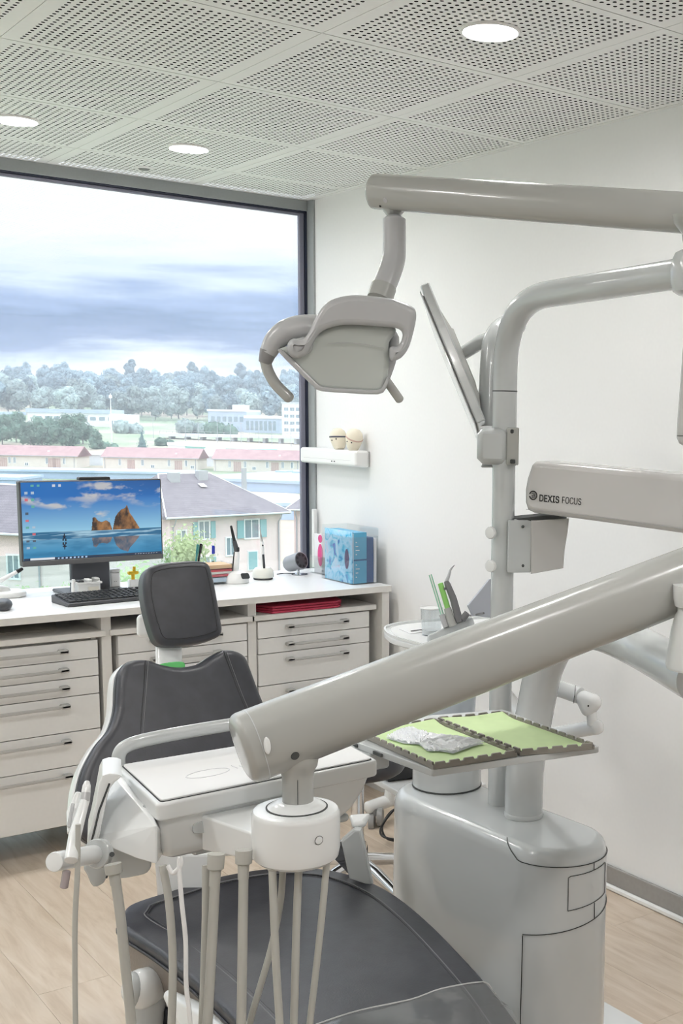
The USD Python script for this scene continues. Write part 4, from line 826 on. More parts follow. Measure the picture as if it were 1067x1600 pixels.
# ---- acrylic brochure holders beside the wall
hx0, hx1, hy0, hy1 = 2.560, 2.690, 4.30, 4.575
M_blue = mat('blue_brochure_print', {'t': ('geometry', {}), 'n': ('noise_texture', {'scale': 22.0, 'detail': 3.0, 'distortion': 1.0}), 'r': ('rgb_ramp', {'ramp': [(0.30, (0.02, 0.12, 0.55)), (0.40, (0.05, 0.50, 0.75)), (0.47, (0.30, 0.62, 0.85)), (0.6, (0.45, 0.72, 0.92)), (0.72, (0.62, 0.62, 0.80))]}), 'p': ('principled_bsdf', {'roughness': 0.4})},
    [('t.position', 'n.vector'), ('n.fac', 'r.fac'), ('r.color', 'p.base_color')])
M_bsp = plain('blue_brochure_spine', (0.10, 0.42, 0.66), .4); M_pinkp = plain('magenta_print', (0.72, 0.05, 0.25), .4); M_paperw = plain('white_card', (0.82, 0.80, 0.82), .5)
t = thing('brochure_holder', 'clear acrylic holder standing on the worktop beside the right wall', 'holder', ((hx0 + hx1) / 2, 4.42, ZT)); g_ = .003
part(t, 'acrylic_shell', cat(box(hx0, hx1, hy0, hy1 - .02, ZT, ZT + g_), box(hx0, hx0 + g_, hy0, hy1 - .02, ZT + g_, ZT + .20), box(hx1 - g_, hx1, hy0, hy1 - .02, ZT + g_, ZT + .235), box(hx0 + g_, hx1 - g_, hy1 - .023, hy1 - .02, ZT + g_, ZT + .235), box(hx0 + g_, hx1 - g_, hy0, hy0 + g_, ZT + g_, ZT + .20)), M_clear, False)
bk = thing('brochure_pack', 'thick blue brochure pack with printed cover inside the acrylic holder', 'brochure', (2.61, 4.40, ZT + g_))
part(bk, 'cover', box(hx0 + .006, hx0 + .010, hy0 + .006, hy0 + .235, ZT + g_ + .001, ZT + .222), M_blue, False); part(bk, 'spine', box(hx0 + .012, hx0 + .075, hy0 + .006, hy0 + .235, ZT + g_ + .001, ZT + .218), M_bsp, False); part(bk, 'white_card', box(hx0 + .010, hx0 + .012, hy0 + .006, hy0 + .235, ZT + g_ + .001, ZT + .215), M_paperw, False)
part(bk, 'spine_band', box(hx0 + .013, hx0 + .0745, hy0 + .0045, hy0 + .0060, ZT + .10, ZT + .106), plain('navy_band', (.03, .12, .30), .4), False)
part(bk, 'cover_picture', cat(*[slab(oval(.034, .085, 24), .001, T=frame((hx0 + .0058, hy0 + .05, ZT + .105), (-1, 0, 0), (0, 1, 0)))]), plain('dark_violet_print', (.10, .05, .16), .4), False)
part(bk, 'spine_lettering', cat(*[box(hx0 + .022, hx0 + .022 + .006 + .006 * ((k * 7) % 3), hy0 + .0048, hy0 + .006, ZT + .03 + .017 * k, ZT + .034 + .017 * k) for k in range(4)], *[box(hx0 + .022, hx0 + .022 + .006 + .006 * ((k * 5) % 3), hy0 + .0048, hy0 + .006, ZT + .125 + .017 * k, ZT + .129 + .017 * k) for k in range(4)]), M_paperw, False)
b2 = thing('brochure_pack', 'navy and white brochure behind the blue pack in the acrylic holder', 'brochure', (2.66, 4.40, ZT + g_)); part(b2, 'cover', box(hx0 + .078, hx0 + .112, hy0 + .012, hy0 + .24, ZT + g_ + .001, ZT + .195), plain('navy_brochure', (.03, .10, .28), .4), False); part(b2, 'white_card', box(hx0 + .113, hx0 + .125, hy0 + .008, hy0 + .24, ZT + g_ + .001, ZT + .19), M_paperw, False)
lt = thing('leaflet_holder', 'clear leaflet holder with magenta leaflets in the window corner', 'holder', (2.66, 4.66, ZT)); lx, ly = 2.612, 4.582
part(lt, 'acrylic_shell', cat(box(lx, lx + .10, ly, ly + .17, ZT, ZT + g_), box(lx, lx + g_, ly, ly + .17, ZT + g_, ZT + .08), box(lx + .097, lx + .10, ly, ly + .17, ZT + g_, ZT + .18), box(lx + g_, lx + .097, ly, ly + g_, ZT + g_, ZT + .09)), M_clear, False)
for k in range(3):
    lf = thing('leaflet', ('white leaflet with magenta ovals, front of the leaflet holder', 'white leaflet with magenta ovals, middle of the leaflet holder', 'white leaflet with magenta ovals, back of the leaflet holder')[k], 'leaflet', (lx + .02 + .025 * k, ly + .09, ZT + g_)); xx = lx + .012 + .026 * k
    part(lf, 'sheet', slab(np.array([(0, 0), (.14, 0), (.14, .17 - .01 * k), (.02, .172 - .01 * k), (0, .15)]), .004, T=frame((xx, ly + .008, ZT + g_ + .001), (-1, 0, 0), (0, 1, 0))) if False else box(xx, xx + .004, ly + .008, ly + .15, ZT + g_ + .001, ZT + .178 - .012 * k), M_paperw, False)
    part(lf, 'print', cat(slab(oval(.045, .10, 24), .0012, T=frame((xx - .0002, ly + .095, ZT + .085), (-1, 0, 0), (0, -1, 0))), slab(oval(.036, .035, 20), .0012, T=frame((xx - .0002, ly + .095, ZT + .158 - .012 * k), (-1, 0, 0), (0, -1, 0)))), M_pinkp, False)
    part(lf, 'front_print', slab(oval(.003, .10, 20), .001, T=frame((xx + .002, ly + .0078, ZT + .08), (0, -1, 0), (1, 0, 0))), M_pinkp, False)
# ---- wall box with two figurines
wx = at(555, 712, y=4.43)[0]
sh = thing('wall_shelf_box', 'white rounded box mounted on the right wall beside the window', 'wall box', (2.69, 4.67, 1.37)); z0, z1 = 1.378, 1.452
part(sh, 'body', hull([(x, y, z, .012) for x in (wx + .012, RW - .018) for y in (4.442, 4.905) for z in (z0 + .012 + (.0 if x > 2.7 else .006), z1 - .012)]), M_pl, 50)
part(sh, 'front_seam', tube([(wx + .0005, 4.47, z0 + .03), (wx + .0005, 4.88, z0 + .03)], .0008, 6), M_handle); part(sh, 'back_plate', box(RW - .014, RW, 4.436, 4.91, z0 + .004, z1 - .004), M_handle, False)
part(sh, 'small_print', cat(*[box(wx - .0006, wx + .001, 4.60 + .022 * k, 4.612 + .022 * k, z0 + .020, z0 + .024) for k in range(2)]), M_black2, False)
M_cream2 = plain('cream_ceramic', (0.83, 0.76, 0.62), .45)
for (px, py, tilt, band, lab) in ((531, 681, -.30, (.10, .10, .13), 'cream egg-shaped figurine with dark band on the wall box, left of two'), (551, 682, .25, (.62, .42, .34), 'cream egg-shaped figurine with tan band on the wall box, right of two')):
    c = at(px, py, x=2.68); b0 = c.copy(); b0[2] = z1; t = thing('figurine', lab, 'figurine', b0)
    hT = frame(b0, norm((0, -tilt, 1)), (1, 0, 0)); prof = [(0, 0), (.018, .0), (.024, .006), (.031, .025), (.037, .05), (.037, .062), (.032, .078), (.02, .090), (.0, .095)]
    part(t, 'body', lathe(prof, 32, hT), M_cream2); part(t, 'band', lathe([(.0360, .052), (.0385, .054), (.0387, .058), (.0370, .060)], 32, hT @ trimesh.transformations.rotation_matrix(.25, (1, 0, 0), (0, 0, .056))), plain('figurine_band_' + ('dark' if tilt < 0 else 'tan'), band, .5))
    part(t, 'eye', cat(*[tf(trimesh.creation.icosphere(2, .003), hT @ trimesh.transformations.translation_matrix((-.035 * math.cos(a), -.035 * math.sin(a), .040))) for a in (.1, .75)]), M_black2)
# ================================================================== patient chair
M_uph = mat('slate_leatherette', {'t': ('texture_coordinate', {}), 'n': ('noise_texture', {'scale': 260.0, 'detail': 3.0}), 'n2': ('noise_texture', {'scale': 30.0, 'detail': 3.0}),
    'r': ('rgb_ramp', {'ramp': [(0.3, (0.033, 0.034, 0.043)), (0.7, (0.045, 0.047, 0.058))]}), 'b': ('bump', {'strength': 0.22, 'distance': 0.0012}), 'p': ('principled_bsdf', {'roughness': 0.40, 'specular_ior_level': 0.62})},
    [('t.object', 'n.vector'), ('t.object', 'n2.vector'), ('n2.fac', 'r.fac'), ('r.color', 'p.base_color'), ('n.fac', 'b.height'), ('b.normal', 'p.normal')])
M_side = grained('taupe_leatherette', (0.25, 0.22, 0.195), 0.5, 200, 0.1, 0.06, 0.001)
M_stitch = plain('grey_stitching', (0.20, 0.20, 0.21), 0.7)
M_piping = plain('dark_piping', (0.028, 0.029, 0.033), 0.5)
M_med = mat('white_medical_plastic', {'p': ('principled_bsdf', {'base_color': (0.79, 0.805, 0.805), 'roughness': 0.22, 'coat_weight': 0.3, 'coat_roughness': 0.08})})
M_med2 = mat('light_grey_lacquer', {'p': ('principled_bsdf', {'base_color': (0.53, 0.553, 0.555), 'roughness': 0.20, 'coat_weight': 0.5, 'coat_roughness': 0.05})})
M_ped = mat('pedestal_plastic', {'p': ('principled_bsdf', {'base_color': (0.60, 0.628, 0.638), 'roughness': 0.2, 'coat_weight': 0.5, 'coat_roughness': 0.05})})
M_grey = mat('warm_grey_lacquer', {'p': ('principled_bsdf', {'base_color': (0.40, 0.405, 0.385), 'roughness': 0.25, 'coat_weight': 0.4, 'coat_roughness': 0.06})})
M_xray = mat('pale_grey_lacquer', {'p': ('principled_bsdf', {'base_color': (0.54, 0.53, 0.52), 'roughness': 0.22, 'coat_weight': 0.4, 'coat_roughness': 0.06})})
M_lampg = mat('grey_lamp_plastic', {'p': ('principled_bsdf', {'base_color': (0.455, 0.46, 0.47), 'roughness': 0.3, 'coat_weight': 0.3, 'coat_roughness': 0.1})})
M_seam = plain('dark_seam', (0.06, 0.065, 0.065), 0.7)
M_hose = plain('grey_silicone_hose', (0.46, 0.455, 0.42), 0.45)
M_white2 = plain('white_silicone', (0.80, 0.80, 0.80), 0.4)
M_green = plain('leaf_green_plastic', (0.10, 0.48, 0.13), 0.35)

pc = thing('dental_chair', 'dark slate upholstered dental chair with white trim and headrest, facing the camera', 'dental chair', (1.15, 2.1, 0.0))
ST = frame((1.15, 2.1, 0.40), (0, 0, 1))
rim = [(188, 1446), (192, 1425), (207, 1411), (262, 1393), (335, 1371), (420, 1357), (500, 1357), (560, 1370), (612, 1394), (665, 1435), (722, 1492), (772, 1548), (815, 1605)]
L2 = [at(a, b, z=.5)[:2] for a, b in rim] + [np.array(q) for q in ((1.262, 1.46), (1.235, 1.30), (1.20, 1.05), (1.13, .97), (.97, .98), (.90, 1.05), (.86, 1.30), (.875, 1.62), (.893, 1.85), (.902, 2.05), (.898, 2.27))]
seat2 = spline(np.array(L2) - (1.15, 2.1), 5, closed=True)
sd = np.abs(np.linalg.norm(np.roll(seat2, -1, 0) - seat2, axis=1)); seat2 = seat2[sd > 1e-4]
def cushion(P, t, b, T, rise=.012, rows=14, steps=5):
    "upholstered pad: outline P, straight side, rounded rim b, gently domed top"
    P = ccw(P); c = P.mean(0); V = []
    for z in (0, t - b): V.append(np.column_stack([P, np.full(len(P), z)]))
    for q in np.linspace(0, PI / 2, steps + 1)[1:]: V.append(np.column_stack([inset(P, b * (1 - math.cos(q))), np.full(len(P), t - b + b * math.sin(q))]))
    Q = inset(P, b)
    for s in np.linspace(0, 1, rows)[1:-1]: V.append(np.column_stack([Q + (c - Q) * s, np.full(len(P), t + rise * (1 - (1 - s) ** 2))]))
    m = rings(V); return tf(m, T)
part(pc, 'seat_cushion', cushion(seat2, .028, .014, ST @ trimesh.transformations.translation_matrix((0, 0, .075)), .016), M_uph, 60)
part(pc, 'seat_side', tf(rings([np.column_stack([inset(ccw(seat2), o), np.full(len(seat2), z)]) for o, z in ((.040, -.008), (.014, -.002), (.002, .070), (.001, .077))]), ST), M_side, 40)
part(pc, 'seat_shell', slab(inset(ccw(seat2), .03), .04, .01, 2, ST @ trimesh.transformations.translation_matrix((0, 0, -.052))), M_med, 40)
sr = inset(ccw(seat2), .055)
def on_seat(P, z): return tf((np.column_stack([P, np.full(len(P), z)]), np.zeros((0, 3), int)), ST)[0]
sP = np.vstack([sr, sr[:1]]); part(pc, 'seat_stitching', tube(on_seat(sP, .1078), .0015, 5), M_stitch)
sr2 = inset(ccw(seat2), .062); part(pc, 'seat_stitching', tube(on_seat(np.vstack([sr2, sr2[:1]]), .1084), .0014, 5), M_piping)
srim = inset(ccw(seat2), -.0025); part(pc, 'seat_piping', tube(on_seat(np.vstack([srim, srim[:1]]), .0765), .0032, 6), M_piping)
# clear film over the foot end
fx = [at(a, b, z=.518) for a, b in ((372, 1640), (440, 1618), (500, 1600), (560, 1584), (640, 1566), (690, 1545), (755, 1527), (775, 1529), (800, 1560), (845, 1630))]
film = np.array([q[:2] for q in fx] + [(1.235, 1.30), (1.20, 1.06), (1.12, .99), (.98, .99), (.905, 1.06), (.865, 1.30)])
from scipy.interpolate import LinearNDInterpolator, NearestNDInterpolator
from shapely import contains_xy
sv, sf = cushion(seat2, .028, .014, ST @ trimesh.transformations.translation_matrix((0, 0, .075)), .016); sv = sv[sv[:, 2] > .488]
seat_top = LinearNDInterpolator(sv[:, :2], sv[:, 2], fill_value=.48)
def seat_z(p): return seat_top(p[:, 0], p[:, 1]) + .003
M_film = mat('clear_plastic_film', {'w': ('layer_weight', {'blend': 0.3}), 'n': ('noise_texture', {'scale': 9.0, 'detail': 2.0}), 't': ('geometry', {}), 'b': ('bump', {'strength': 0.25, 'distance': 0.02}), 'tr': ('transparent_bsdf', {'color': (0.86, 0.86, 0.86)}), 'g': ('glossy_bsdf', {'roughness': 0.10, 'color': (0.9, 0.9, 0.9)}), 'd': ('diffuse_bsdf', {'color': (0.5, 0.5, 0.5)}), 'm0': ('mix_closure', {'fac': 0.16}), 'mr': ('map_range', {'from_min': 0.3, 'from_max': 1.0, 'to_min': 0.05, 'to_max': 0.6}), 'm': ('mix_closure', {})},
    [('t.position', 'n.vector'), ('n.fac', 'b.height'), ('b.normal', 'g.normal'), ('w.facing', 'mr.value'), ('mr.result', 'm.fac'), ('tr.BSDF', 'm0.closure1'), ('d.BSDF', 'm0.closure2'), ('m0.closure', 'm.closure1'), ('g.BSDF', 'm.closure2')], surface='m.closure')
fm_ = thing('protective_film', 'clear glossy plastic cover over the foot end of the dental chair', 'plastic cover', (1.1, 1.3, .52))
v2, f2 = trimesh.creation.triangulate_polygon(Polygon(film), engine='earcut'); fmm = trimesh.Trimesh(np.column_stack([v2, np.zeros(len(v2))]), f2)
fmm = fmm.subdivide_to_size(.03); fv = np.array(fmm.vertices); fv[:, 2] = seat_z(fv) + .004 * meshkit.fbm(fv * 9, 2, 3)
part(fm_, 'sheet', (fv, np.array(fmm.faces)), M_film, True)
fe = spline(np.array(fx[:8]), 4); fe[:, 2] = seat_z(fe) + .003; part(fm_, 'edge', tube(fe, .0016, 6), plain('film_welt', (.62, .62, .62), .3))
# backrest
n_b = norm((0.03, -.894, .447)); p_b = np.array((1.17, 2.79, .98)); BT = frame(p_b - n_b * .055, n_b, (1, .03, 0))
bk_px = [(112, 1300), (110, 1262), (113, 1235), (122, 1205), (140, 1172), (160, 1147), (170, 1115), (172, 1080), (176, 1058), (188, 1044), (205, 1040), (222, 1041), (240, 1047), (268, 1051), (296, 1047), (316, 1035), (336, 1025), (356, 1026), (371, 1036), (381, 1060), (392, 1090), (408, 1128), (428, 1170), (446, 1215), (455, 1262), (450, 1305), (420, 1325), (350, 1335), (260, 1338), (180, 1334), (130, 1322)]
bk2 = spline(to_plane(BT, bk_px), 4, closed=True)
part(pc, 'backrest', cushion(bk2, .062, .020, BT, .004), M_uph, 60)
part(pc, 'backrest_shell', slab(inset(ccw(bk2), -.0035), .045, .010, 3, BT @ trimesh.transformations.translation_matrix((0, 0, -.020))), M_med, 40)
def on_back(px, z): 
    q = to_plane(BT, px); return tf((np.column_stack([q, np.full(len(q), z)]), np.zeros((0, 3), int)), BT)[0]
for line in ([(213, 1044), (211, 1075), (208, 1110), (205, 1150), (203, 1200), (205, 1260)], [(334, 1029), (345, 1060), (358, 1095), (373, 1130), (390, 1170), (404, 1220)]):
    part(pc, 'backrest_seam', tube(spline(on_back(line, .0632), 5), .0016, 6), M_piping); part(pc, 'backrest_stitching', tube(spline(on_back([(a + 4, b) for a, b in line], .0638), 5), .0008, 5), M_stitch)
pb = inset(ccw(bk2), .0015); part(pc, 'backrest_piping', tube(tf((np.column_stack([np.vstack([pb, pb[:1]]), np.full(len(pb) + 1, .040)]), np.zeros((0, 3), int)), BT)[0], .003, 6), M_piping)
# headrest
n_h = norm((-.06, -.95, .30)); p_h = at(280, 948, d=3.08); HT = frame(p_h - n_h * .05, n_h, (1, -.04, .10))
hd_px = [(219, 948), (216, 915), (222, 895), (240, 886), (270, 882), (300, 881), (317, 886), (324, 905), (331, 940), (337, 975), (338, 990), (330, 1000), (300, 1009), (262, 1013), (241, 1009), (230, 990)]
hd2 = spline(to_plane(HT, hd_px), 4, closed=True)
part(pc, 'headrest', cat(cushion(hd2, .052, .018, HT, .003)), M_uph, 60)
part(pc, 'headrest_shell', slab(inset(ccw(hd2), .012), .03, .012, 3, HT @ trimesh.transformations.translation_matrix((0, 0, -.026))), M_uph, 40)
hs = inset(ccw(hd2), .012); part(pc, 'headrest_stitching', tube(tf((np.column_stack([np.vstack([hs, hs[:1]]), np.full(len(hs) + 1, .0492)]), np.zeros((0, 3), int)), HT)[0], .0012, 5), M_stitch)
part(pc, 'headrest_piping', tube(tf((np.column_stack([np.vstack([inset(ccw(hd2), .017), inset(ccw(hd2), .017)[:1]]), np.full(len(hs) + 1, .0522)]), np.zeros((0, 3), int)), HT)[0], .0013, 5), M_piping)
j0, j1 = at(268, 1000, d=3.12), at(265, 1070, d=3.06)
part(pc, 'headrest_post', tube([j0 + (0, .02, .03), j1], .036, 24, (.45, 1, (0, 1, 0))), M_med)
part(pc, 'headrest_bracket', hull([(*at(222, 968, d=3.16), .014), (*at(222, 988, d=3.16), .014), (*at(252, 975, d=3.18), .02), (*at(300, 975, d=3.18), .02)]), M_med)
part(pc, 'green_release', slab(oval(.070, .022, 24, 3), .012, .003, 2, frame(at(266, 1043, d=2.97), norm((0, -.9, .5)))), M_green)
wp = frame(at(285, 1380, d=2.80), -norm(_fw * (1, 1, 0)), (1, -.8, 0)); part(pc, 'back_hinge_cover', slab(to_plane(wp, [(240, 1335), (330, 1335), (328, 1412), (246, 1416)]), .06, .006, 2, wp @ trimesh.transformations.translation_matrix((0, 0, -.06))), M_med, 40)
# armrest support on the far side, lower frame and foot joystick
AT = frame(at(560, 1320, d=2.86), -norm(_fw * (1, 1, 0)), (1, -.8, 0))
ap = to_plane(AT, [(550, 1295), (556, 1290), (566, 1291), (574, 1330), (584, 1378), (548, 1366), (540, 1330), (535, 1308)])
part(pc, 'armrest_support', slab(ap, .03, .005, 2, AT), M_med2)
part(pc, 'armrest_tip', hull([(*at(550, 1277, d=2.88), .006), (*at(574, 1275, d=2.88), .006), (*at(556, 1288, d=2.86), .010), (*at(566, 1286, d=2.86), .010)]), M_med)
part(pc, 'lift_arm', cat(hull([(1.02, 1.95, .27, .055), (1.15, 1.75, .15, .075)]), hull([(1.15, 1.75, .15, .075), (1.15, 2.2, .12, .085)])), M_med2)
part(pc, 'floor_base', slab(rrect(.42, .95, .09), .05, .02, 3, frame((1.15, 2.1, 0.0), (0, 0, 1))), M_med2)
part(pc, 'column', hull([(1.12, 2.25, .10, .11), (1.12, 2.15, .28, .12)]), M_med2)
k0, k1, k2 = at(208, 1545, d=2.52), at(268, 1540, d=2.55), at(318, 1545, d=2.55)
part(pc, 'hinge_housing', hull([(*at(222, 1545, d=2.50), .042), (*at(243, 1540, d=2.55), .042)]), M_med)
part(pc, 'hinge_cap', cyl(at(199, 1546, d=2.48), at(214, 1546, d=2.49), .036, 32, .006), M_med2)
part(pc, 'hinge_arm', cat(tube([at(228, 1550, d=2.52), at(228, 1600, d=2.52), at(230, 1680, d=2.5)], .040, 24), tube([at(258, 1532, d=2.54), at(290, 1530, d=2.54), at(322, 1538, d=2.52)], [.022, .016, .020], 20)), M_med2)
part(pc, 'side_cover', hull([(*at(265, 1556, d=2.42), .012), (*at(345, 1590, d=2.30), .012), (*at(420, 1650, d=2.15), .012), (*at(285, 1600, d=2.38), .012), (*at(340, 1680, d=2.25), .012)]), M_med)
part(pc, 'side_cover_marks', cat(*[tube([at(307 + 4 * k, 1553 + 5 * k, d=2.318), at(312 + 4 * k, 1561 + 5 * k, d=2.315)], .0012, 6) for k in range(2)]), M_seam)
part(pc, 'foot_control', hull([(*at(233, 1572, d=2.58), .008), (*at(262, 1580, d=2.52), .008), (*at(236, 1600, d=2.58), .008), (*at(268, 1610, d=2.5), .008)]), plain('navy_black_plastic', (.02, .022, .03), .35)); part(pc, 'foot_control_button', hull([(*at(240, 1582, d=2.52), .007), (*at(246, 1583, d=2.52), .007)]), M_white2)
# ================================================================== dental unit: pedestal, column, posts
UZ = 0.68
du = thing('dental_unit', 'white dental unit pedestal with grey column and slim post beside the chair', 'dental unit', (1.68, 2.15, 0.0))
ua = 0.045; UT = frame((1.683, 2.17, 0.0), (0, 0, 1), (math.cos(ua), math.sin(ua), 0))
def stadium(w, l, n=24, r=None):
    r = w / 2 if r is None else r; out = []
    for k, a0 in ((1, 0), (-1, PI)):
        for t in np.linspace(0, PI, n + 1): out.append((r * math.cos(t + a0), k * (l / 2 - r) + r * math.sin(t + a0)))
    return np.array(out)
UW, UL = .235, .66
V = []
for z, o in ((0.02, .000), (0.30, .004), (UZ - .035, .008), (UZ - .02, .011), (UZ - .010, .016), (UZ - .003, .024), (UZ, .034)):
    V.append(np.column_stack([inset(stadium(UW + .012, UL + .012), o), np.full(50, z)]))
part(du, 'body', tf(rings(V), UT), M_ped, 50)
def on_side(a0, a1, z, off=.0012, n=40):
    "points along the outline between two lengths, measured from the right of the near end clockwise; z a number or a function of s"
    S = stadium(UW + .012, UL + .012, 60)
    S = np.vstack([S, S[:1]]); L = np.concatenate([[0], np.cumsum(np.linalg.norm(np.diff(S, axis=0), axis=1))]); tot = L[-1]; s = np.linspace(a0, a1, n)
    zz = np.array([z(q) if callable(z) else z for q in s]); ins = np.interp(zz, [.02, .3, UZ - .035, UZ - .02, UZ - .010, UZ - .003, UZ], [0, .004, .008, .011, .016, .024, .034]) - off
    c = np.stack([np.interp(s % tot, L, S[:, k]) for k in range(2)], 1); e = np.stack([np.interp((s + 1e-3) % tot, L, S[:, k]) for k in range(2)], 1); d = e - c; nn = np.stack([d[:, 1], -d[:, 0]], 1); nn /= np.linalg.norm(nn, axis=1, keepdims=True)
    p = c - nn * ins[:, None]; return tf((np.column_stack([p, zz]), np.zeros((0, 3), int)), UT)[0]
Hs = PI * (UW + .012) / 2; Ss = UL - UW           # half circle and straight lengths; the outline runs far end, left side, near end, right side
s_left_end = Hs + Ss                                # where the left side meets the near end
def seam(name, pts, r=.0011): part(du, name, tube(pts, r, 6), M_seam)
z1 = UZ - .060
seam('cap_seam', on_side(s_left_end - .055, s_left_end + Hs, lambda s: UZ - .034 + .032 * max(0, 1 - (s - s_left_end + .055) / .06)))
seam('door_seam', on_side(s_left_end + .025, s_left_end + Hs * .9, lambda s: .478 + .07 * (s - s_left_end) / Hs))
seam('door_seam', np.array([on_side(s_left_end + .025, s_left_end + .1, z, n=2)[0] for z in np.linspace(.03, .480, 12)]))
def up_line(f, za, zb): return np.array([on_side(s_left_end + Hs * f, s_left_end + Hs, z, n=2)[0] for z in np.linspace(za, zb, 5)])
hl, hr = .34, .66
seam('hatch_seam', np.vstack([up_line(hl, .548, .622), on_side(s_left_end + Hs * (hl + .015), s_left_end + Hs * (hr - .01), lambda s: .625 + .006 * (s - s_left_end - Hs * hl) / (Hs * .3), n=14), up_line(hr, .628, .560), on_side(s_left_end + Hs * (hr - .02), s_left_end + Hs * hl, lambda s: .547 + .012 * (s - s_left_end - Hs * hl) / (Hs * .3), n=14)]), .0009)
seam('hatch_seam', up_line(.52, .628, .646), .0008); seam('hatch_seam', up_line(.53, .515, .552), .0008)
part(du, 'floor_plate', slab(rrect(.62, .80, .06), .02, .006, 2, frame((1.83, 2.24, 0.0), (0, 0, 1))), M_med)
part(du, 'wheel', cyl((1.555, 2.46, .13), (1.575, 2.46, .13), .06, 24, .006), M_black2)
# column that bends into the horizontal arm
cpts = spline([(1.712, 2.098, UZ - .01), (1.715, 2.098, .80), at(836, 1110, d=2.825), at(852, 1040, d=2.80), at(884, 988, d=2.74), at(935, 985, d=2.62), at(1000, 1012, z=1.13), at(1092, 1063, z=1.13)], 8)
part(du, 'column_arm', tube(cpts, .0445, 36), M_med2); part(du, 'column_foot', lathe([(.046, 0), (.0475, .004), (.046, .010), (.0445, .012)], 36, frame((1.712, 2.098, UZ), (0, 0, 1))), M_med2)
part(du, 'arm_seam', tube([at(1029, 1061, z=1.088), at(1067, 1081, z=1.087), at(1100, 1098, z=1.087)], .0012, 6), M_seam)
hub = at(1092, 1040, z=1.175)
part(du, 'arm_pivot', lathe([(.0, -.05), (.058, -.05), (.060, -.044), (.052, .02), (.046, .045), (.042, .052), (.042, .06), (.047, .062), (.050, .075), (.052, .10), (0, .10)], 40, frame(hub + (0, 0, .045), (0, 0, 1))), M_med)
# slim post, clamp, and pole end with ball
pts = fillet([(1.720, 2.203, UZ - .01), (1.720, 2.206, 1.862), at(1085, 424, d=2.22)], .16, 14)
i1 = int(np.searchsorted(pts[:, 2], 1.44)) if False else None
part(du, 'post', tube(np.vstack([[(1.720, 2.203, UZ - .01)], [(1.720, 2.2045, 1.50)]]), .0268, 32), M_med2)
up = fillet([(1.720, 2.2045, 1.495), (1.720, 2.206, 1.868), at(1085, 424, d=2.22)], .16, 16)
part(du, 'pole', tube(up, .0285, 32), M_med2); part(du, 'pole_seam', lathe([(.0287, 0), (.0290, .0005), (.0290, .002), (.0287, .0025)], 32, frame((1.720, 2.205, at(785, 612, y=2.205)[2]), (0, 0, 1))), M_seam)
bc = at(1086, 425, d=2.22); part(du, 'pole_hub', lathe([(0, -.042), (.03, -.042), (.040, -.036), (.045, -.022), (.046, .0), (.045, .018), (.038, .034), (.02, .043), (.02, .09), (0, .09)], 40, frame(bc, (0, 0, 1))), M_med2)
for py in (832, 884): c = at(769, py, d=2.772); part(du, 'post_button', cyl(c, c - norm(_fw * (1, 1, 0) + _r * .7) * .012, .0145, 28, .004), M_med)
# clamp
def facing_box(px0, px1, py0, py1, d, depth, b=.003, yaw=0.0):
    "a box whose front covers these pixels at distance d, standing upright and turned to the camera (plus yaw)"
    a, c = at(px0, py0, d=d), at(px1, py1, d=d); m = at((px0 + px1) / 2, (py0 + py1) / 2, d=d)
    w = np.linalg.norm((c - a)[:2]); h = abs(a[2] - c[2]); nrm = -norm((m - CAM) * (1, 1, 0)); cs, sn = math.cos(yaw), math.sin(yaw); nrm = np.array([nrm[0] * cs - nrm[1] * sn, nrm[0] * sn + nrm[1] * cs, 0])
    T = frame(m - nrm * depth, nrm, np.cross((0, 0, 1), nrm)); return tf(box(-w / 2, w / 2, -h / 2, h / 2, 0, depth, b), T), T, w, h
m_, T_, w_, h_ = facing_box(746, 793, 668, 727, 2.735, .105, .014); part(du, 'clamp', m_, M_med2, 40)
m_, T_, w_, h_ = facing_box(793, 809, 668, 727, 2.742, .05, .002); part(du, 'clamp_plate', m_, M_grey, 40)
for py in (674, 721): c = at(801, py, d=2.740); part(du, 'clamp_slot', box(c[0] - .006, c[0] + .006, c[1] - .004, c[1] + .004, c[2] - .005, c[2] + .005, .002), M_seam)
m_, T_, w_, h_ = facing_box(751, 778, 726, 731, 2.80, .05, .006); part(du, 'clamp_foot', m_, M_med2, 40)
# cuspidor
cb = at(702, 1225, z=UZ); cq = np.array([1.705, 2.40, UZ])
cd = thing('cuspidor', 'pale grey cuspidor bowl on a white drum behind the instrument trays', 'cuspidor', cq)
part(cd, 'drum', lathe([(.0, .0), (.085, 0), (.087, .003), (.087, .07), (.084, .075), (0, .075)], 48, frame(cq, (0, 0, 1))), M_med2); part(cd, 'ring', lathe([(.0865, .0005), (.0885, .001), (.0885, .004), (.0865, .0045)], 48, frame(cq, (0, 0, 1))), M_seam)
part(cd, 'bowl', lathe([(0, .075), (.060, .075), (.066, .12), (.070, .20), (.073, .27), (.071, .272), (.066, .20), (.05, .13), (0, .12)], 48, frame(cq, (0, 0, 1))), plain('blue_grey_glass_bowl', (.50, .56, .62), .15))
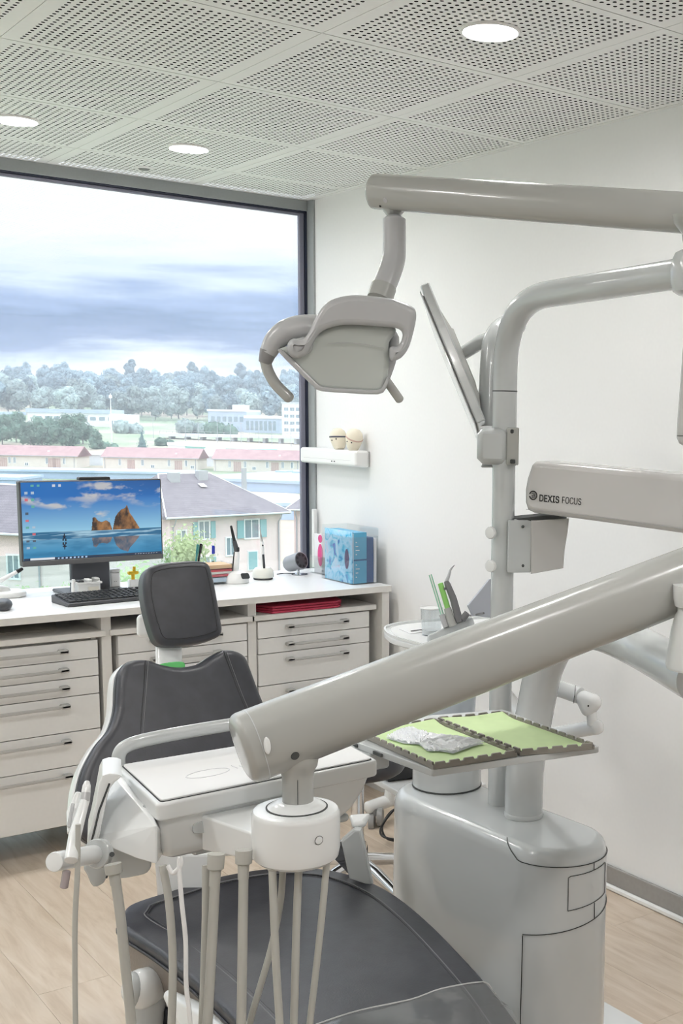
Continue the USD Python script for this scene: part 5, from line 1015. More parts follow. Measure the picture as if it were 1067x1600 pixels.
# ================================================================== delivery arm and table
da = thing('delivery_boom', 'thick light grey spring arm sloping across the picture to the delivery table', 'arm', at(462, 1345, d=1.90))
A0, A1 = at(378, 1171, d=1.860), at(1150, 875, d=2.235); ax = norm(A1 - A0)
f0 = frame(A0, ax, (0, 0, 1))
beam = tf(rings([np.column_stack([inset(oval(.112, .100, 48, 2.5), o), np.full(48, z)]) for o, z in ((.012, -.004), (.006, -.001), (.002, .003), (0, .009), (0, np.linalg.norm(A1 - A0)), (.01, np.linalg.norm(A1 - A0) + .01))]), f0); part(da, 'beam', beam, M_grey, 50)
part(da, 'end_seam', tf(rings([np.column_stack([inset(oval(.112, .100, 48, 2.5), -.0006), np.full(48, z)]) for z in (.022, .0236)]), f0), M_med2, 40)
oc, on_ = on_mesh(beam, 417, 1165); part(da, 'oval_boss', slab(oval(.011, .027, 28), .009, .003, 3, frame(oc - on_ * .004, on_, (1, -.8, .1))), M_med, 40)
sc, sn_ = on_mesh(beam, 461, 1181); part(da, 'screw', cyl(sc - sn_ * .003, sc + sn_ * .0012, .0068, 24, .0008), M_seam)
nk = at(470, 1215, d=1.895); 
dz = at(462, 1262, d=1.9); dc = np.array([dz[0], dz[1], 0])
part(da, 'neck', lathe([(.0245, 0), (.0245, .050), (.027, .062), (.0315, .070), (.033, .080), (.033, .10)], 40, frame(dc + (0.006, .004, .985), (0, 0, 1))), M_grey)
tq = norm((CAM - dc) * (1, 1, 0)); part(da, 'neck_seam', tube([dc + (.006, .004, .998) + tq * .0246, dc + (.006, .004, 1.075) + tq * .0246], .0007, 5), M_seam)
part(da, 'flange', lathe([(.0, .0), (.046, 0), (.047, .003), (.040, .008), (.030, .012), (0, .012)], 48, frame(dc + (.003, .002, .985), (0, 0, 1))), M_med)
drm = lathe([(0, 0), (.060, 0), (.067, .006), (.0695, .02), (.0695, .075), (.066, .0815), (.058, .0835), (0, .0835)], 64, frame(dc + (0, 0, .9035), (0, 0, 1))); part(da, 'drum', drm, M_med)
bt, bn = on_mesh(drm, 498, 1313); part(da, 'drum_button', cyl(bt - bn * .003, bt + bn * .0012, .0065, 24, .0008), M_med); part(da, 'button_ring', ring_slab(oval(.0146, .0146, 24), oval(.0132, .0132, 24), .0006, frame(bt, bn)), M_seam, False)
part(da, 'drum_seam', lathe([(.0470, .0), (.0488, .0004), (.0488, .0014), (.0470, .0018)], 48, frame(dc + (.003, .002, .9868), (0, 0, 1))), M_seam)

# ---- table
TZ = .985
FLc, FRc, BRc, BLc = np.array((.707, 1.79)), np.array((1.127, 1.80)), np.array((1.152, 2.03)), np.array((.732, 2.04))
tb = thing('delivery_table', 'white dentist delivery table with flat top pad and hanging hoses', 'delivery table', (.93, 1.92, .88))
def rq(c, r, n=6):
    "quadrilateral with round corners"
    P = np.array(c); out = fillet(np.vstack([(P[0] + P[-1]) / 2, P, (P[0] + P[-1]) / 2]), r, n)[:-1]; return out
quad = rq([FLc, FRc, BRc, BLc], .014)
def quad_in(o, r):
    P = np.array(Polygon([FLc, FRc, BRc, BLc]).buffer(-o, join_style=2).exterior.coords)[:-1]; return ccw(rq(P, r))
part(tb, 'top_rim', slab(quad, .030, .005, 3, frame((0, 0, TZ - .030), (0, 0, 1))), M_med, 40)
def lower(z, ins, left, front):
    c = np.array([FLc + (left, front), FRc + (-ins, front), BRc + (-ins, -.01), BLc + (left * .6, -.01)]); p = rq(c, .018); return np.column_stack([p, np.full(len(p), z)])
part(tb, 'housing', rings([lower(.956, .012, .006, .007), lower(.930, .022, .008, .010), lower(.902, .042, .012, .014), lower(.888, .058, .018, .018), lower(.880, .075, .030, .030)]), M_med, 30)
part(tb, 'pad_gap', slab(quad_in(.0085, .008), .0012, T=frame((0, 0, TZ - .0004), (0, 0, 1))), M_seam, False)
part(tb, 'top_pad', slab(quad_in(.0105, .008), .0035, .0012, 2, frame((0, 0, TZ), (0, 0, 1))), M_white2, False)
ec = at(325, 1208, z=TZ + .0035); part(tb, 'pad_emblem', cat(ring_slab(oval(.082, .040, 40), oval(.078, .036, 40), .0006, frame(ec, (0, 0, 1), (1, .1, 0))), *[tf(box(.052 + .010 * k, .054 + .010 * k, -.008, .012 - .010 * (k % 2), 0, .0006), frame(ec, (0, 0, 1), (1, .1, 0))) for k in range(3)]), plain('embossed_pad_grey', (.70, .70, .72), .5), False)
hc = at(322, 1292, y=1.797); part(tb, 'front_inlay', slab(oval(.046, .020, 32, 3.0), .004, .001, 2, frame(hc + (0, .004, 0), norm((0, -1, .15)), (1, 0, 0))), M_med2, 40)
hc = at(188, 1237, x=.712); part(tb, 'side_inlay', slab(oval(.018, .026, 28), .003, .001, 2, frame(np.array([.716, 1.86, .952]), (-1, 0, -.1), (0, 1, 0))), M_med2, 40)
seamx = at(371, 1290, y=1.806); part(tb, 'front_bracket', hull([(dc[0] - .085, 1.80, .945, .004), (dc[0] - .085, 1.80, .893, .004), (dc[0] + .09, 1.80, .945, .004), (dc[0] + .09, 1.80, .893, .004), (dc[0] - .055, dc[1] + .02, .945, .004), (dc[0] + .06, dc[1] + .02, .945, .004), (dc[0] - .055, dc[1] + .02, .909, .004), (dc[0] + .06, dc[1] + .02, .909, .004)]), M_med, 40)
GT = frame((.74, 2.050, TZ), (0, -1, 0), (1, 0, 0))
hp = to_plane(GT, [(186, 1215), (185, 1195), (186, 1180), (193, 1169), (212, 1160), (246, 1152), (300, 1142), (355, 1133), (430, 1122), (492, 1114), (507, 1118), (511, 1135), (511, 1170)])
part(tb, 'handle', tube(spline([(GT @ [*q, 0, 1])[:3] for q in hp], 5), .0125, 20, (1, .8, (0, 0, 1))), M_med2, 60)
# left side: instrument bracket
SP = frame(np.array((.705, 1.86, .90)), -norm((at(190, 1345, d=1.9) - CAM) * (1, 1, 0)), (1, -.6, 0))
part(tb, 'side_fin', slab(spline(to_plane(SP, [(160, 1212), (150, 1250), (142, 1290), (136, 1318), (146, 1330), (153, 1318), (163, 1270), (172, 1232), (190, 1212)]), 3, closed=True), .10, .003, 2, SP @ trimesh.transformations.translation_matrix((0, 0, -.10))), M_med, 40)
part(tb, 'side_fin_slot', tube([(SP @ [*to_plane(SP, [(a, b)])[0], .001, 1])[:3] for a, b in ((171, 1224), (155, 1266), (147, 1300), (142, 1318))], .0016, 6), M_seam)
part(tb, 'bracket_plate', slab(spline(to_plane(SP, [(163, 1318), (195, 1328), (226, 1341), (237, 1352), (230, 1367), (210, 1373), (189, 1376), (168, 1372), (162, 1383), (146, 1389), (136, 1370), (131, 1356), (150, 1330)]), 3, closed=True), .022, .003, 2, SP @ trimesh.transformations.translation_matrix((0, 0, -.030))), M_med2, 40)
part(tb, 'bracket_screw', cyl(at(175, 1335, d=1.905), at(175, 1335, d=1.899), .004, 16, .001), M_seam)
part(tb, 'bracket_slot', tube([at(166, 1372, d=1.88), at(172, 1358, d=1.88), at(180, 1350, d=1.88)], .0015, 6), M_seam)
part(tb, 'under_tray', hull([(.80, 1.86, .868, .008), (1.09, 1.86, .868, .008), (.80, 2.0, .868, .008), (1.09, 2.0, .868, .008), (.80, 1.93, .880, .008), (1.09, 1.93, .880, .008)]), M_med2, 40)
part(tb, 'side_panel', hull([(*at(a, b, d=q), .003) for a, b, q in ((178, 1215, 2.08), (174, 1225, 2.08), (152, 1306, 1.98), (166, 1318, 1.96), (190, 1326, 1.945), (243, 1292, 1.905), (243, 1346, 1.905), (215, 1338, 1.92), (250, 1300, 1.95), (250, 1335, 1.95), (215, 1215, 2.08))]), M_med, 40)
rod0, rod1 = at(84, 1347, d=1.80), at(160, 1332, d=1.93)
part(tb, 'holder_rod', cyl(rod0, rod1, .0150, 36, .0025), M_med); part(tb, 'rod_collar', lathe([(0, 0), (.022, 0), (.0235, .002), (.0235, .012), (0, .014)], 36, frame(at(150, 1334, d=1.905), rod1 - rod0)), M_med2)
for px, py in ((210, 1379), (300, 1350), (335, 1352), (385, 1344)): pass
hs_ = thing('handpiece', 'white dental handpiece with grey band standing in the left side holder', 'handpiece', at(105, 1345, d=1.82))
h0, h1, h2, h3 = at(111, 1344, d=1.79), at(117, 1305, d=1.82), at(133, 1250, d=1.85), at(136, 1222, d=1.86)
part(hs_, 'body', tube([h0, h1, h2], [.0098, .0094, .0070], 20, round_ends=.2), M_med); part(hs_, 'band', tube([h2 + (h3 - h2) * -.1, h2 + (h3 - h2) * .4], [.0073, .0070], 20), M_lampg); part(hs_, 'head', tube([h2 + (h3 - h2) * .4, h3 - (h3 - h2) * .2, h3], [.0070, .0062, .0042], 20, round_ends=.6), M_med)
part(hs_, 'tip', tube([at(104, 1362, d=1.81), at(100, 1386, d=1.81)], .006, 14, round_ends=.4), plain('mauve_translucent_vial', (.42, .36, .37), .15))
h2_ = thing('handpiece', 'slim white handpiece behind the grey-banded one in the left side holder', 'handpiece', at(118, 1300, d=1.92)); part(h2_, 'body', tube([at(113, 1300, d=1.93), at(113, 1270, d=1.96), at(123, 1240, d=1.97)], [.008, .0095, .006], 18, round_ends=.5), M_med); part(h2_, 'slot', tube([at(107, 1292, d=1.925), at(114, 1256, d=1.945)], .003, 8), M_lampg)
# hoses
def hose(pts, r, d, con=None, m=None, lab=None):
    P = spline([at(a, b, d=d + .0006 * (k == 0)) for k, (a, b) in enumerate(pts)], 8)
    h = part(tb, 'hose', tube(P, r, 14), m or M_hose)
    if con:
        a, b, w = con; c0, c1 = at(a[0], a[1], d=d), at(b[0], b[1], d=d); e = c1 - c0
        part(h, 'connector', tube([c0, c0 + e * .45, c0 + e * .5, c1], [w, w * .95, w * .66, w * .62], 18), m or M_hose)
E_ = 1760
hose([(122, 1288), (121, 1360), (117, 1450), (118, 1600), (122, E_)], .0040, 1.80)
hose([(180, 1372), (188, 1430), (196, 1510), (205, 1600), (214, E_)], .0078, 1.87, ((176, 1350), (181, 1382), .0135))
hose([(254, 1352), (264, 1410), (270, 1500), (268, 1600), (262, E_)], .0062, 1.85)
hose([(262, 1352), (270, 1364), (282, 1352), (281, 1340), (280, 1360), (284, 1410), (290, 1470), (291, 1540), (297, 1600), (302, E_)], .0036, 1.84, None, M_white2)
hose([(322, 1352), (321, 1450), (316, 1600), (306, E_)], .0062, 1.88)
hose([(337, 1342), (334, 1420), (324, 1600), (312, E_)], .0078, 1.86, ((338, 1334), (335, 1385), .0135))
hose([(381, 1338), (380, 1400), (377, 1600), (374, E_)], .0076, 1.86, ((381, 1328), (380, 1374), .0135))
hose([(425, 1345), (428, 1430), (432, 1520), (437, 1600), (446, E_)], .0062, 1.86, ((425, 1342), (427, 1378), .0085))
hose([(443, 1345), (438, 1410), (424, 1480), (404, 1550), (390, 1600), (352, E_)], .0054, 1.90)
hose([(467, 1345), (463, 1450), (459, 1600), (452, E_)], .0062, 1.88)
hose([(511, 1340), (503, 1430), (491, 1540), (484, 1600), (468, E_)], .0055, 1.89)
part(tb, 'cable_clip', cat(box(.863, .885, 1.838, 1.856, .868, .884, .003)), M_black)
# ---- tray table with two instrument trays
PZ = .992
tt = thing('tray_table', 'light grey tray shelf attached right of the delivery table, carrying two trays', 'shelf', (1.33, 1.8, PZ - .014))
pl = [at(a, b, z=PZ)[:2] for a, b in ((676, 1203), (937, 1166), (786, 1108), (640, 1120), (552, 1158))]
part(tt, 'plate', slab(rq(pl[::1], .006, 3), .013, .002, 2, frame((0, 0, PZ - .013), (0, 0, 1))), M_med2, 40)
part(tt, 'mount', cat(box(1.10, 1.19, 1.86, 1.94, .945, PZ - .013, .004), box(1.06, 1.14, 1.87, 1.93, .93, .955, .004)), M_med2, 40)
for a, b in ((553, 1163), (590, 1178)): c = at(a, b, z=PZ - .006); part(tt, 'side_slot', box(c[0] - .002, c[0] + .002, c[1] - .014, c[1] + .014, c[2] - .003, c[2] + .003), M_seam, False)
M_trayr = plain('taupe_tray', (0.26, 0.245, 0.215), 0.4)
M_liner = grained('pale_green_liner', (0.61, 0.77, 0.42), 0.75, 40, 0.05, 0.02, 0.001)
for name_, cs, lab, llab, curl in (('left', ((677, 1193), (808, 1173), (678, 1122), (560, 1141)), 'taupe instrument tray with the plastic pouch on it', 'pale green paper liner under the plastic pouch', .012), ('right', ((813, 1172), (929, 1162), (784, 1111), (682, 1121)), 'taupe instrument tray holding only a green liner', 'pale green paper liner in the empty tray at the right', .012)):
    q = [at(a, b, z=PZ + .012)[:2] for a, b in cs]; q = np.array(q); c = q.mean(0)
    t = thing('instrument_tray', lab, 'tray', (*c, PZ)); part(t, 'floor', slab(q, .0035, .001, 1, frame((0, 0, PZ + .0003), (0, 0, 1))), M_trayr, False)
    walls = []
    for k in range(4):
        a, b = q[k], q[(k + 1) % 4]; L = np.linalg.norm(b - a); x = (b - a) / L; n_in = np.array([-x[1], x[0]])
        T = frame((*a, PZ + .0003), (0, 0, 1), (*x, 0)); walls.append(tf(box(0, L, 0, .004, .003, .0085), T)); s = .006; nn = max(3, int(L / .026)); st = L / nn
        for j in range(nn): walls.append(tf(slab(np.array([(j * st + .0035, 0), ((j + 1) * st - .0035, 0), ((j + 1) * st - .0055, .0045), (j * st + .0055, .0045)]), .004, T=np.eye(4)), T @ np.array([[1, 0, 0, 0], [0, 0, 1, 0], [0, 1, 0, .0084], [0, 0, 0, 1.0]])))
    part(t, 'notched_rim', cat(*walls), M_trayr, False)
    lp = thing('tray_liner', llab, 'paper', (*c, PZ + .005)); G = 14; u, v = np.meshgrid(np.linspace(.03, .97, G), np.linspace(.03, .97, G)); gp = ((1 - v)[..., None] * ((1 - u)[..., None] * q[0] + u[..., None] * q[1]) + v[..., None] * ((1 - u)[..., None] * q[3] + u[..., None] * q[2]))
    zz = PZ + .0062 + curl * np.clip((v - .82) / .18, 0, 1) ** 2 * (0.4 + np.abs(u - .5)) + .0035 * np.clip(.12 - v, 0, 1) * 4 * 0 + .003 * np.clip((v - .2) * 1.0, 0, 1) * (.5 - np.abs(u - .5)) * 0
    vv = np.concatenate([gp, zz[..., None]], -1).reshape(-1, 3); k0 = (np.arange(G - 1)[:, None] * G + np.arange(G - 1)).ravel(); ff = np.vstack([np.stack([k0, k0 + 1, k0 + G + 1], 1), np.stack([k0, k0 + G + 1, k0 + G], 1)])
    lowv = vv - (0, 0, .0005); part(lp, 'sheet', cat((vv, ff), (lowv, ff[:, ::-1])), M_liner, 40)
    if name_ == 'left':
        ol = np.array([at(a, b, z=PZ + .016)[:2] for a, b in ((603, 1148), (622, 1137), (640, 1134), (680, 1145), (720, 1150), (757, 1156), (735, 1162), (708, 1172), (688, 1168), (668, 1168), (655, 1158), (630, 1156))])
        po = thing('instrument_pouch', 'crumpled clear sterilisation pouch with steel instruments on the left tray', 'pouch', (*ol.mean(0), PZ + .010))
        M_pouch = mat('crumpled_clear_plastic', {'t': ('geometry', {}), 'n': ('noise_texture', {'scale': 140.0, 'detail': 3.0, 'distortion': 0.8}), 'b': ('bump', {'strength': 0.35, 'distance': 0.004}), 'tr': ('transparent_bsdf', {'color': (0.96, 0.97, 0.98)}), 'g': ('glossy_bsdf', {'roughness': 0.12, 'color': (1, 1, 1)}), 'd': ('diffuse_bsdf', {'color': (0.95, 0.97, 1.0)}), 'm0': ('mix_closure', {'fac': 0.80}), 'm': ('mix_closure', {'fac': 0.10})},
            [('t.position', 'n.vector'), ('n.fac', 'b.height'), ('b.normal', 'g.normal'), ('b.normal', 'd.normal'), ('tr.BSDF', 'm0.closure1'), ('d.BSDF', 'm0.closure2'), ('m0.closure', 'm.closure1'), ('g.BSDF', 'm.closure2')], surface='m.closure')
        v2, f2 = trimesh.creation.triangulate_polygon(Polygon(ol), engine='earcut'); mm = trimesh.Trimesh(np.column_stack([v2, np.zeros(len(v2))]), f2)
        mm = mm.subdivide_to_size(.011)
        vt = np.array(mm.vertices); ed = np.array([Polygon(ol).exterior.distance(__import__('shapely').Point(p[:2])) for p in vt]); top = vt.copy(); wob = meshkit.fbm(vt * 55 + (0, 0, 3), 3, 2) - .5
        top[:, 2] = PZ + .0115 + .007 * np.clip(ed / .02, 0, 1) + .0045 * np.random.default_rng(8).uniform(-.5, 1, len(vt)) + .004 * wob; bot = vt.copy(); bot[:, 2] = PZ + .0092 + .001 * wob
        part(po, 'pouch', cat((top, np.array(mm.faces)), (bot, np.array(mm.faces)[:, ::-1])), M_pouch, False)
        for k, (a, b) in enumerate((((630, 1147), (704, 1163)), ((622, 1144), (712, 1158)), ((636, 1142), (690, 1151)))):
            i0, i1 = at(*a, z=PZ + .0145), at(*b, z=PZ + .0145); part(po, 'instrument', tube([i0, i0 * .75 + i1 * .25, i0 * .3 + i1 * .7, i1], [.0012, .0026, .0026, .0010], 8), M_chrome)
# ================================================================== operating lamp on its arm
la = thing('operating_lamp', 'grey dental operating lamp with two curved handles hanging from a horizontal arm', 'lamp', at(530, 612, d=2.5))
L0, L1 = at(583, 299, d=2.60), at(1130, 337, d=2.20)
lam = tube([L0, L0 + norm(L1 - L0) * .004, L0 + norm(L1 - L0) * .010, L1], [.0325, .0365, .0375, .0375], 40, (1.0, .85, (0, 0, 1))); part(la, 'arm', lam, M_grey, 50)
c, n_ = on_mesh(lam, 602, 313); part(la, 'arm_screw', cyl(c - n_ * .002, c + n_ * .0012, .0058, 20, .0008), M_lampg); c, n_ = on_mesh(lam, 594, 322); part(la, 'arm_pin', trimesh.creation.icosphere(2, .0026).apply_translation(c), M_black)
ke = at(1086, 372, d=2.22); part(la, 'pivot', lathe([(0, 0), (.022, 0), (.026, .02), (.040, .035), (.044, .05), (0, .05)], 32, frame(ke + (0, 0, -.01), (0, 0, 1))), M_grey)
kn = at(615, 322, d=2.59); part(la, 'knuckle', lathe([(0, -.038), (.013, -.038), (.0135, -.022), (.022, -.012), (.0265, .0), (.028, .016), (0, .016)], 32, frame(kn, (0, 0, 1))), M_grey)
st = spline([at(616, 343, d=2.585), at(616, 350, d=2.585), at(616, 380, d=2.58), at(615, 405, d=2.575), at(608, 428, d=2.565), at(597, 455, d=2.555)], 6)
part(la, 'stem', tube(np.vstack([at(616, 338, d=2.585), st]), np.concatenate([[.016], np.full(len(st), .0248)]), 32), M_lampg)
a, b = at(600, 447, d=2.557), at(593, 468, d=2.55); part(la, 'collar', tube([a, a + (b - a) * .08, b], [.0262, .0272, .0272], 32), M_grey)
LT = frame(at(555, 540, d=2.50), -norm(at(555, 540, d=2.50) - CAM), (1, -.8, 0))
def lslab(px, t, bev, z, steps=4, n=4, rise=None):
    return slab(spline(to_plane(LT, px), n, closed=True), t, bev, steps, LT @ trimesh.transformations.translation_matrix((0, 0, z)))
yoke_o = [(577, 463), (549, 462), (524, 467), (507, 477), (494, 496), (483, 519), (473, 530), (458, 529), (450, 538), (452, 551), (464, 559), (476, 556), (483, 549), (493, 530), (505, 517), (530, 509), (560, 508), (597, 511), (619, 513), (628, 520), (627, 532), (620, 541), (609, 543), (610, 563), (626, 559), (639, 540), (648, 506), (649, 488), (642, 479), (620, 470), (610, 467)]
part(la, 'yoke', lslab(yoke_o, .042, .012, -.008, 4, 3), M_lampg, 60)
head = [(436, 549), (466, 579), (490, 602), (502, 609), (545, 612), (590, 614), (600, 606), (606, 588), (608, 560), (608, 535), (618, 520), (612, 510), (560, 506), (520, 508), (495, 520), (470, 533), (450, 540)]
part(la, 'head', lslab(head, .080, .011, -.075, 5, 3), M_med2 if False else mat('greenish_grey_lamp_shell', {'p': ('principled_bsdf', {'base_color': (0.50, 0.53, 0.505), 'roughness': 0.28, 'coat_weight': 0.5, 'coat_roughness': 0.06})}), 60)
rimp = [(434, 548), (464, 579), (489, 603), (502, 611), (545, 614), (590, 616), (602, 608), (608, 590), (604, 590), (598, 602), (588, 609), (545, 607), (505, 604), (494, 597), (470, 573), (444, 548)]
part(la, 'front_rim', lslab(rimp, .098, .003, -.085, 2, 2), M_lampg, 40)
part(la, 'shell_seam', tube(spline([(LT @ [*q, .0105, 1])[:3] for q in to_plane(LT, [(512, 537), (540, 536), (570, 538), (600, 544)])], 4), .0008, 5), M_lampg)
def lt(px, py, z): return (LT @ [*to_plane(LT, [(px, py)])[0], z, 1])[:3]
part(la, 'handle_arm', tube(spline([lt(500, 514, -.03), lt(470, 513, -.03), lt(446, 519, -.03), lt(428, 532, -.03), lt(417, 552, -.03)], 5), np.interp(np.linspace(0, 1, 21), [0, .5, 1], [.030, .026, .018]), 28), M_lampg)
part(la, 'handle_joint', tube([lt(418, 548, -.03), lt(412, 568, -.03)], [.0185, .0135], 24), plain('darker_lamp_joint', (.24, .235, .24), .35))
part(la, 'handle', tube(spline([lt(413, 565, -.03), lt(418, 582, -.03), lt(430, 602, -.03), lt(450, 622, -.03)], 5), .0118, 24, round_ends=.8), M_grey)
part(la, 'knob', hull([(*lt(464, 545, .012), .020), (*lt(476, 540, .01), .018)]), M_lampg)
part(la, 'handle', tube(spline([lt(600, 590, -.04), lt(611, 605, -.04), lt(625, 625, -.04)], 4), .0095, 20, round_ends=.8), M_grey)
part(la, 'handle_arm', tube(spline([lt(604, 520, -.05), lt(616, 528, -.05), lt(612, 560, -.05), lt(602, 590, -.045)], 4), .012, 20), M_lampg)
# ================================================================== chairside screen on its pole
mn = thing('chairside_screen', 'flat white chairside screen seen edge-on beside the post', 'screen', at(766, 668, d=2.95))
e0, e1 = at(656, 446, d=2.78), at(745, 662, d=2.78); ey = norm(e1 - e0); mid = (e0 + e1) / 2; vw = norm(mid - CAM)
wv = norm(np.cross(ey, np.cross(vw, ey))); rz = .022; nx_ = np.cross(wv, ey); wv = norm(wv * math.cos(rz) + nx_ * math.sin(rz))
nz_ = norm(np.cross(ey, wv)); nz_ = nz_ if nz_ @ _r > 0 else -nz_            # pointing to the right: the back of the screen
Tm = np.eye(4); Tm[:3, 0] = wv; Tm[:3, 1] = ey; Tm[:3, 2] = nz_; Tm[:3, 3] = e0
Lm = np.linalg.norm(e1 - e0); pxm = 2.78 / FPX
part(mn, 'casing', tf(box(0, .50, 0, Lm, 0, 15 * pxm, .003), Tm), M_med2, 40); part(mn, 'display_glass', tf(box(.004, .496, .012, Lm - .002, -4.2 * pxm, -2.4 * pxm, .0005), Tm), M_med2, False); part(mn, 'display', tf(box(.02, .48, .02, Lm - .02, -2.4 * pxm, 0), Tm), M_white2, False)
part(mn, 'back_shell', tf(hull([(x, y, z, .003) for x, y, z in ((.03, .05, .018), (.47, .05, .018), (.03, Lm - .03, .018), (.47, Lm - .03, .018), (.06, .11, .030), (.44, .11, .030), (.06, Lm - .07, .030), (.44, Lm - .07, .030))]), Tm), M_grey, 40)
part(mn, 'mount_box', tf(box(.10, .40, 64 * pxm, 164 * pxm, .028, 25 * pxm, .004), Tm), M_grey, 40)
part(mn, 'connector_slot', tf(box(.08, .30, 166 * pxm, 200 * pxm, .026, .034, .001), Tm), M_black, False)
part(mn, 'tilt_arm', tube([at(722, 553, d=2.95), at(752, 534, d=2.92), at(764, 530, d=2.90)], [.016, .0175, .0175], 24), M_med2)
part(mn, 'pole', tube(fillet([at(766, 668, d=2.86), at(767, 590, d=2.86), at(772, 520, d=2.86), at(806, 505, d=2.94)], .06, 10), .0285, 28), M_med2)
# ================================================================== dental x-ray arm
xr = thing('dental_xray_arm', 'light grey dental x-ray arm with printed name on a bracket of the post', 'x-ray arm', at(840, 895, d=2.83))
m_, T_, w_, h_ = facing_box(795, 829, 812, 896, 2.78, .012, .002, .25); part(xr, 'bracket_plate', m_, M_med2, 40)
for py in (823, 884): c = at(817, py, d=2.772); part(xr, 'screw', cyl(c, c - _fw * .003, .0035, 12), M_seam)
XB = frame(at(829, 812, d=2.775), -norm((at(850, 850, d=2.775) - CAM) * (1, 1, 0)), (1, -.8, 0))
part(xr, 'arm_base', slab(to_plane(XB, [(829, 813), (889, 810), (887, 830), (882, 860), (880, 888), (829, 897)]), .09, .003, 2, XB @ trimesh.transformations.translation_matrix((0, 0, -.088))), M_xray, 40)
part(xr, 'base_cap', slab(to_plane(XB, [(800, 811), (850, 806), (872, 807), (889, 811), (829, 815)]), .085, .001, 1, XB @ trimesh.transformations.translation_matrix((0, 0, -.087))), M_seam, False)
xa, xb = at(825, 765, d=2.74), at(1067, 790, d=2.56); xd = norm(xb - xa); xn = norm(np.cross(xd, (0, 0, 1))); xn = xn if xn @ _fw < 0 else -xn
XT = frame(xa, xn, xd)
bar = [(845, 721), (960, 732), (1067, 742), (1160, 751), (1160, 848), (1067, 834), (960, 819), (870, 807), (832, 802), (822, 797), (818, 785), (818, 765), (821, 748), (828, 727), (834, 721)]
part(xr, 'bar', slab(to_plane(XT, bar), .095, .014, 4, XT @ trimesh.transformations.translation_matrix((0, 0, -.095))), M_xray, 40)
part(xr, 'bar_seam', tube([(XT @ [*q, .0004, 1])[:3] for q in to_plane(XT, [(822, 796), (870, 800), (960, 811), (1100, 831)])], .0007, 5), M_lampg)
tp = to_plane(XT, [(843, 782), (907, 788.5)]); sx_ = np.linalg.norm(tp[1] - tp[0]); ang = math.atan2(*(tp[1] - tp[0])[::-1])
def text_at(s, px, py, w_px, h, bold):
    tm = meshkit.text_mesh(s, h, .0006, bold); b = tm.bounds; q = to_plane(XT, [(px, py), (px + w_px, py + w_px * .10)]); w = np.linalg.norm(q[1] - q[0]); v = np.array(tm.vertices); v[:, 0] = (v[:, 0] - b[0, 0]) * w / (b[1, 0] - b[0, 0]); v[:, 1] *= 1.0
    a = math.atan2(*(q[1] - q[0])[::-1]); R = np.eye(4); R[:2, :2] = [[math.cos(a), -math.sin(a)], [math.sin(a), math.cos(a)]]; R[:3, 3] = (q[0][0], q[0][1], .0002)
    return tf((v, np.array(tm.faces)), XT @ R)
M_ink = plain('black_ink', (0.02, 0.02, 0.02), .5)
part(xr, 'lettering', text_at('DEXIS', 842.5, 783, 31, .0150, True), M_ink, False); part(xr, 'lettering', text_at('FOCUS', 878, 786.2, 30, .0148, False), M_ink, False)
ec = to_plane(XT, [(833, 774)])[0]; ET = XT @ trimesh.transformations.translation_matrix((ec[0], ec[1], .0002))
def arc(r, w, a0, a1, n=28):
    t = np.linspace(a0, a1, n); P = np.vstack([np.stack([(r + w) * np.cos(t), (r + w) * np.sin(t)], 1), np.stack([r * np.cos(t), r * np.sin(t)], 1)[::-1]]); return slab(P, .0006)
part(xr, 'emblem', tf(cat(arc(.0078, .0030, -2.9, 2.9, 40), arc(.0048, .0014, -2.4, 2.6), arc(.0022, .0014, -2.8, 2.2), slab(np.array([(-.0045, .0006), (-.0045, -.0008), (.002, -.0008), (.002, .0006)]), .0006)), ET @ trimesh.transformations.rotation_matrix(PI, (0, 0, 1)) if False else ET), M_ink, False)
ST2 = frame(at(1070, 690, d=2.50), -norm((at(1070, 650, d=2.5) - CAM) * (1, 1, 0)), (1, -.8, 0))
sl = to_plane(ST2, [(1076, 420), (1067, 540), (1058, 655), (1057, 684), (1061, 693), (1070, 698), (1110, 698), (1122, 690), (1124, 420)])
part(xr, 'scissor_arm', slab(sl, .07, .012, 3, ST2 @ trimesh.transformations.translation_matrix((0, 0, -.07))), M_xray, 40)
part(xr, 'scissor_seam', tube([(ST2 @ [*q, .0004, 1])[:3] for q in to_plane(ST2, [(1057.5, 681), (1123, 681)])], .0008, 5), M_seam)
part(xr, 'upright', cat(tube([at(1150, 800, d=2.56), at(1150, 420, d=2.56)], .03, 24), tube([at(1150, 425, d=2.56), at(1098, 425, d=2.53)], .028, 24)), M_xray)
# ================================================================== assistant's side
ar = thing('assistant_boom', 'white two-link arm with rounded joint behind the column', 'arm', at(925, 1140, d=2.9))
part(ar, 'upper_link', tube([at(842, 1066, d=2.97), at(880, 1078, d=2.93), at(906, 1087, d=2.90)], .0205, 28), M_med); part(ar, 'joint', cat(hull([(*at(913, 1092, d=2.89), .0205), (*at(927, 1097, d=2.875), .0205), (*at(919, 1107, d=2.88), .0195)])), M_med, 60)
part(ar, 'joint_seam', tube([at(899, 1071, d=2.885), at(898, 1085, d=2.878), at(896, 1099, d=2.888)], .0009, 6), M_seam); c = at(919, 1103, d=2.858); part(ar, 'screw', trimesh.creation.icosphere(2, .0022).apply_translation(c), M_black)
part(ar, 'pin', cyl(at(924, 1112, d=2.88), at(925, 1133, d=2.88), .0125, 24), M_med); part(ar, 'lower_link', tube([at(932, 1136, d=2.88), at(890, 1143, d=3.0), at(840, 1152, d=3.15)], .0185, 28, round_ends=.9), M_med)
AZ = .93
at_ = thing('assistant_table', 'white rounded side table with suction holders behind the sloping arm', 'table', (2.3, 3.1, AZ - .03))
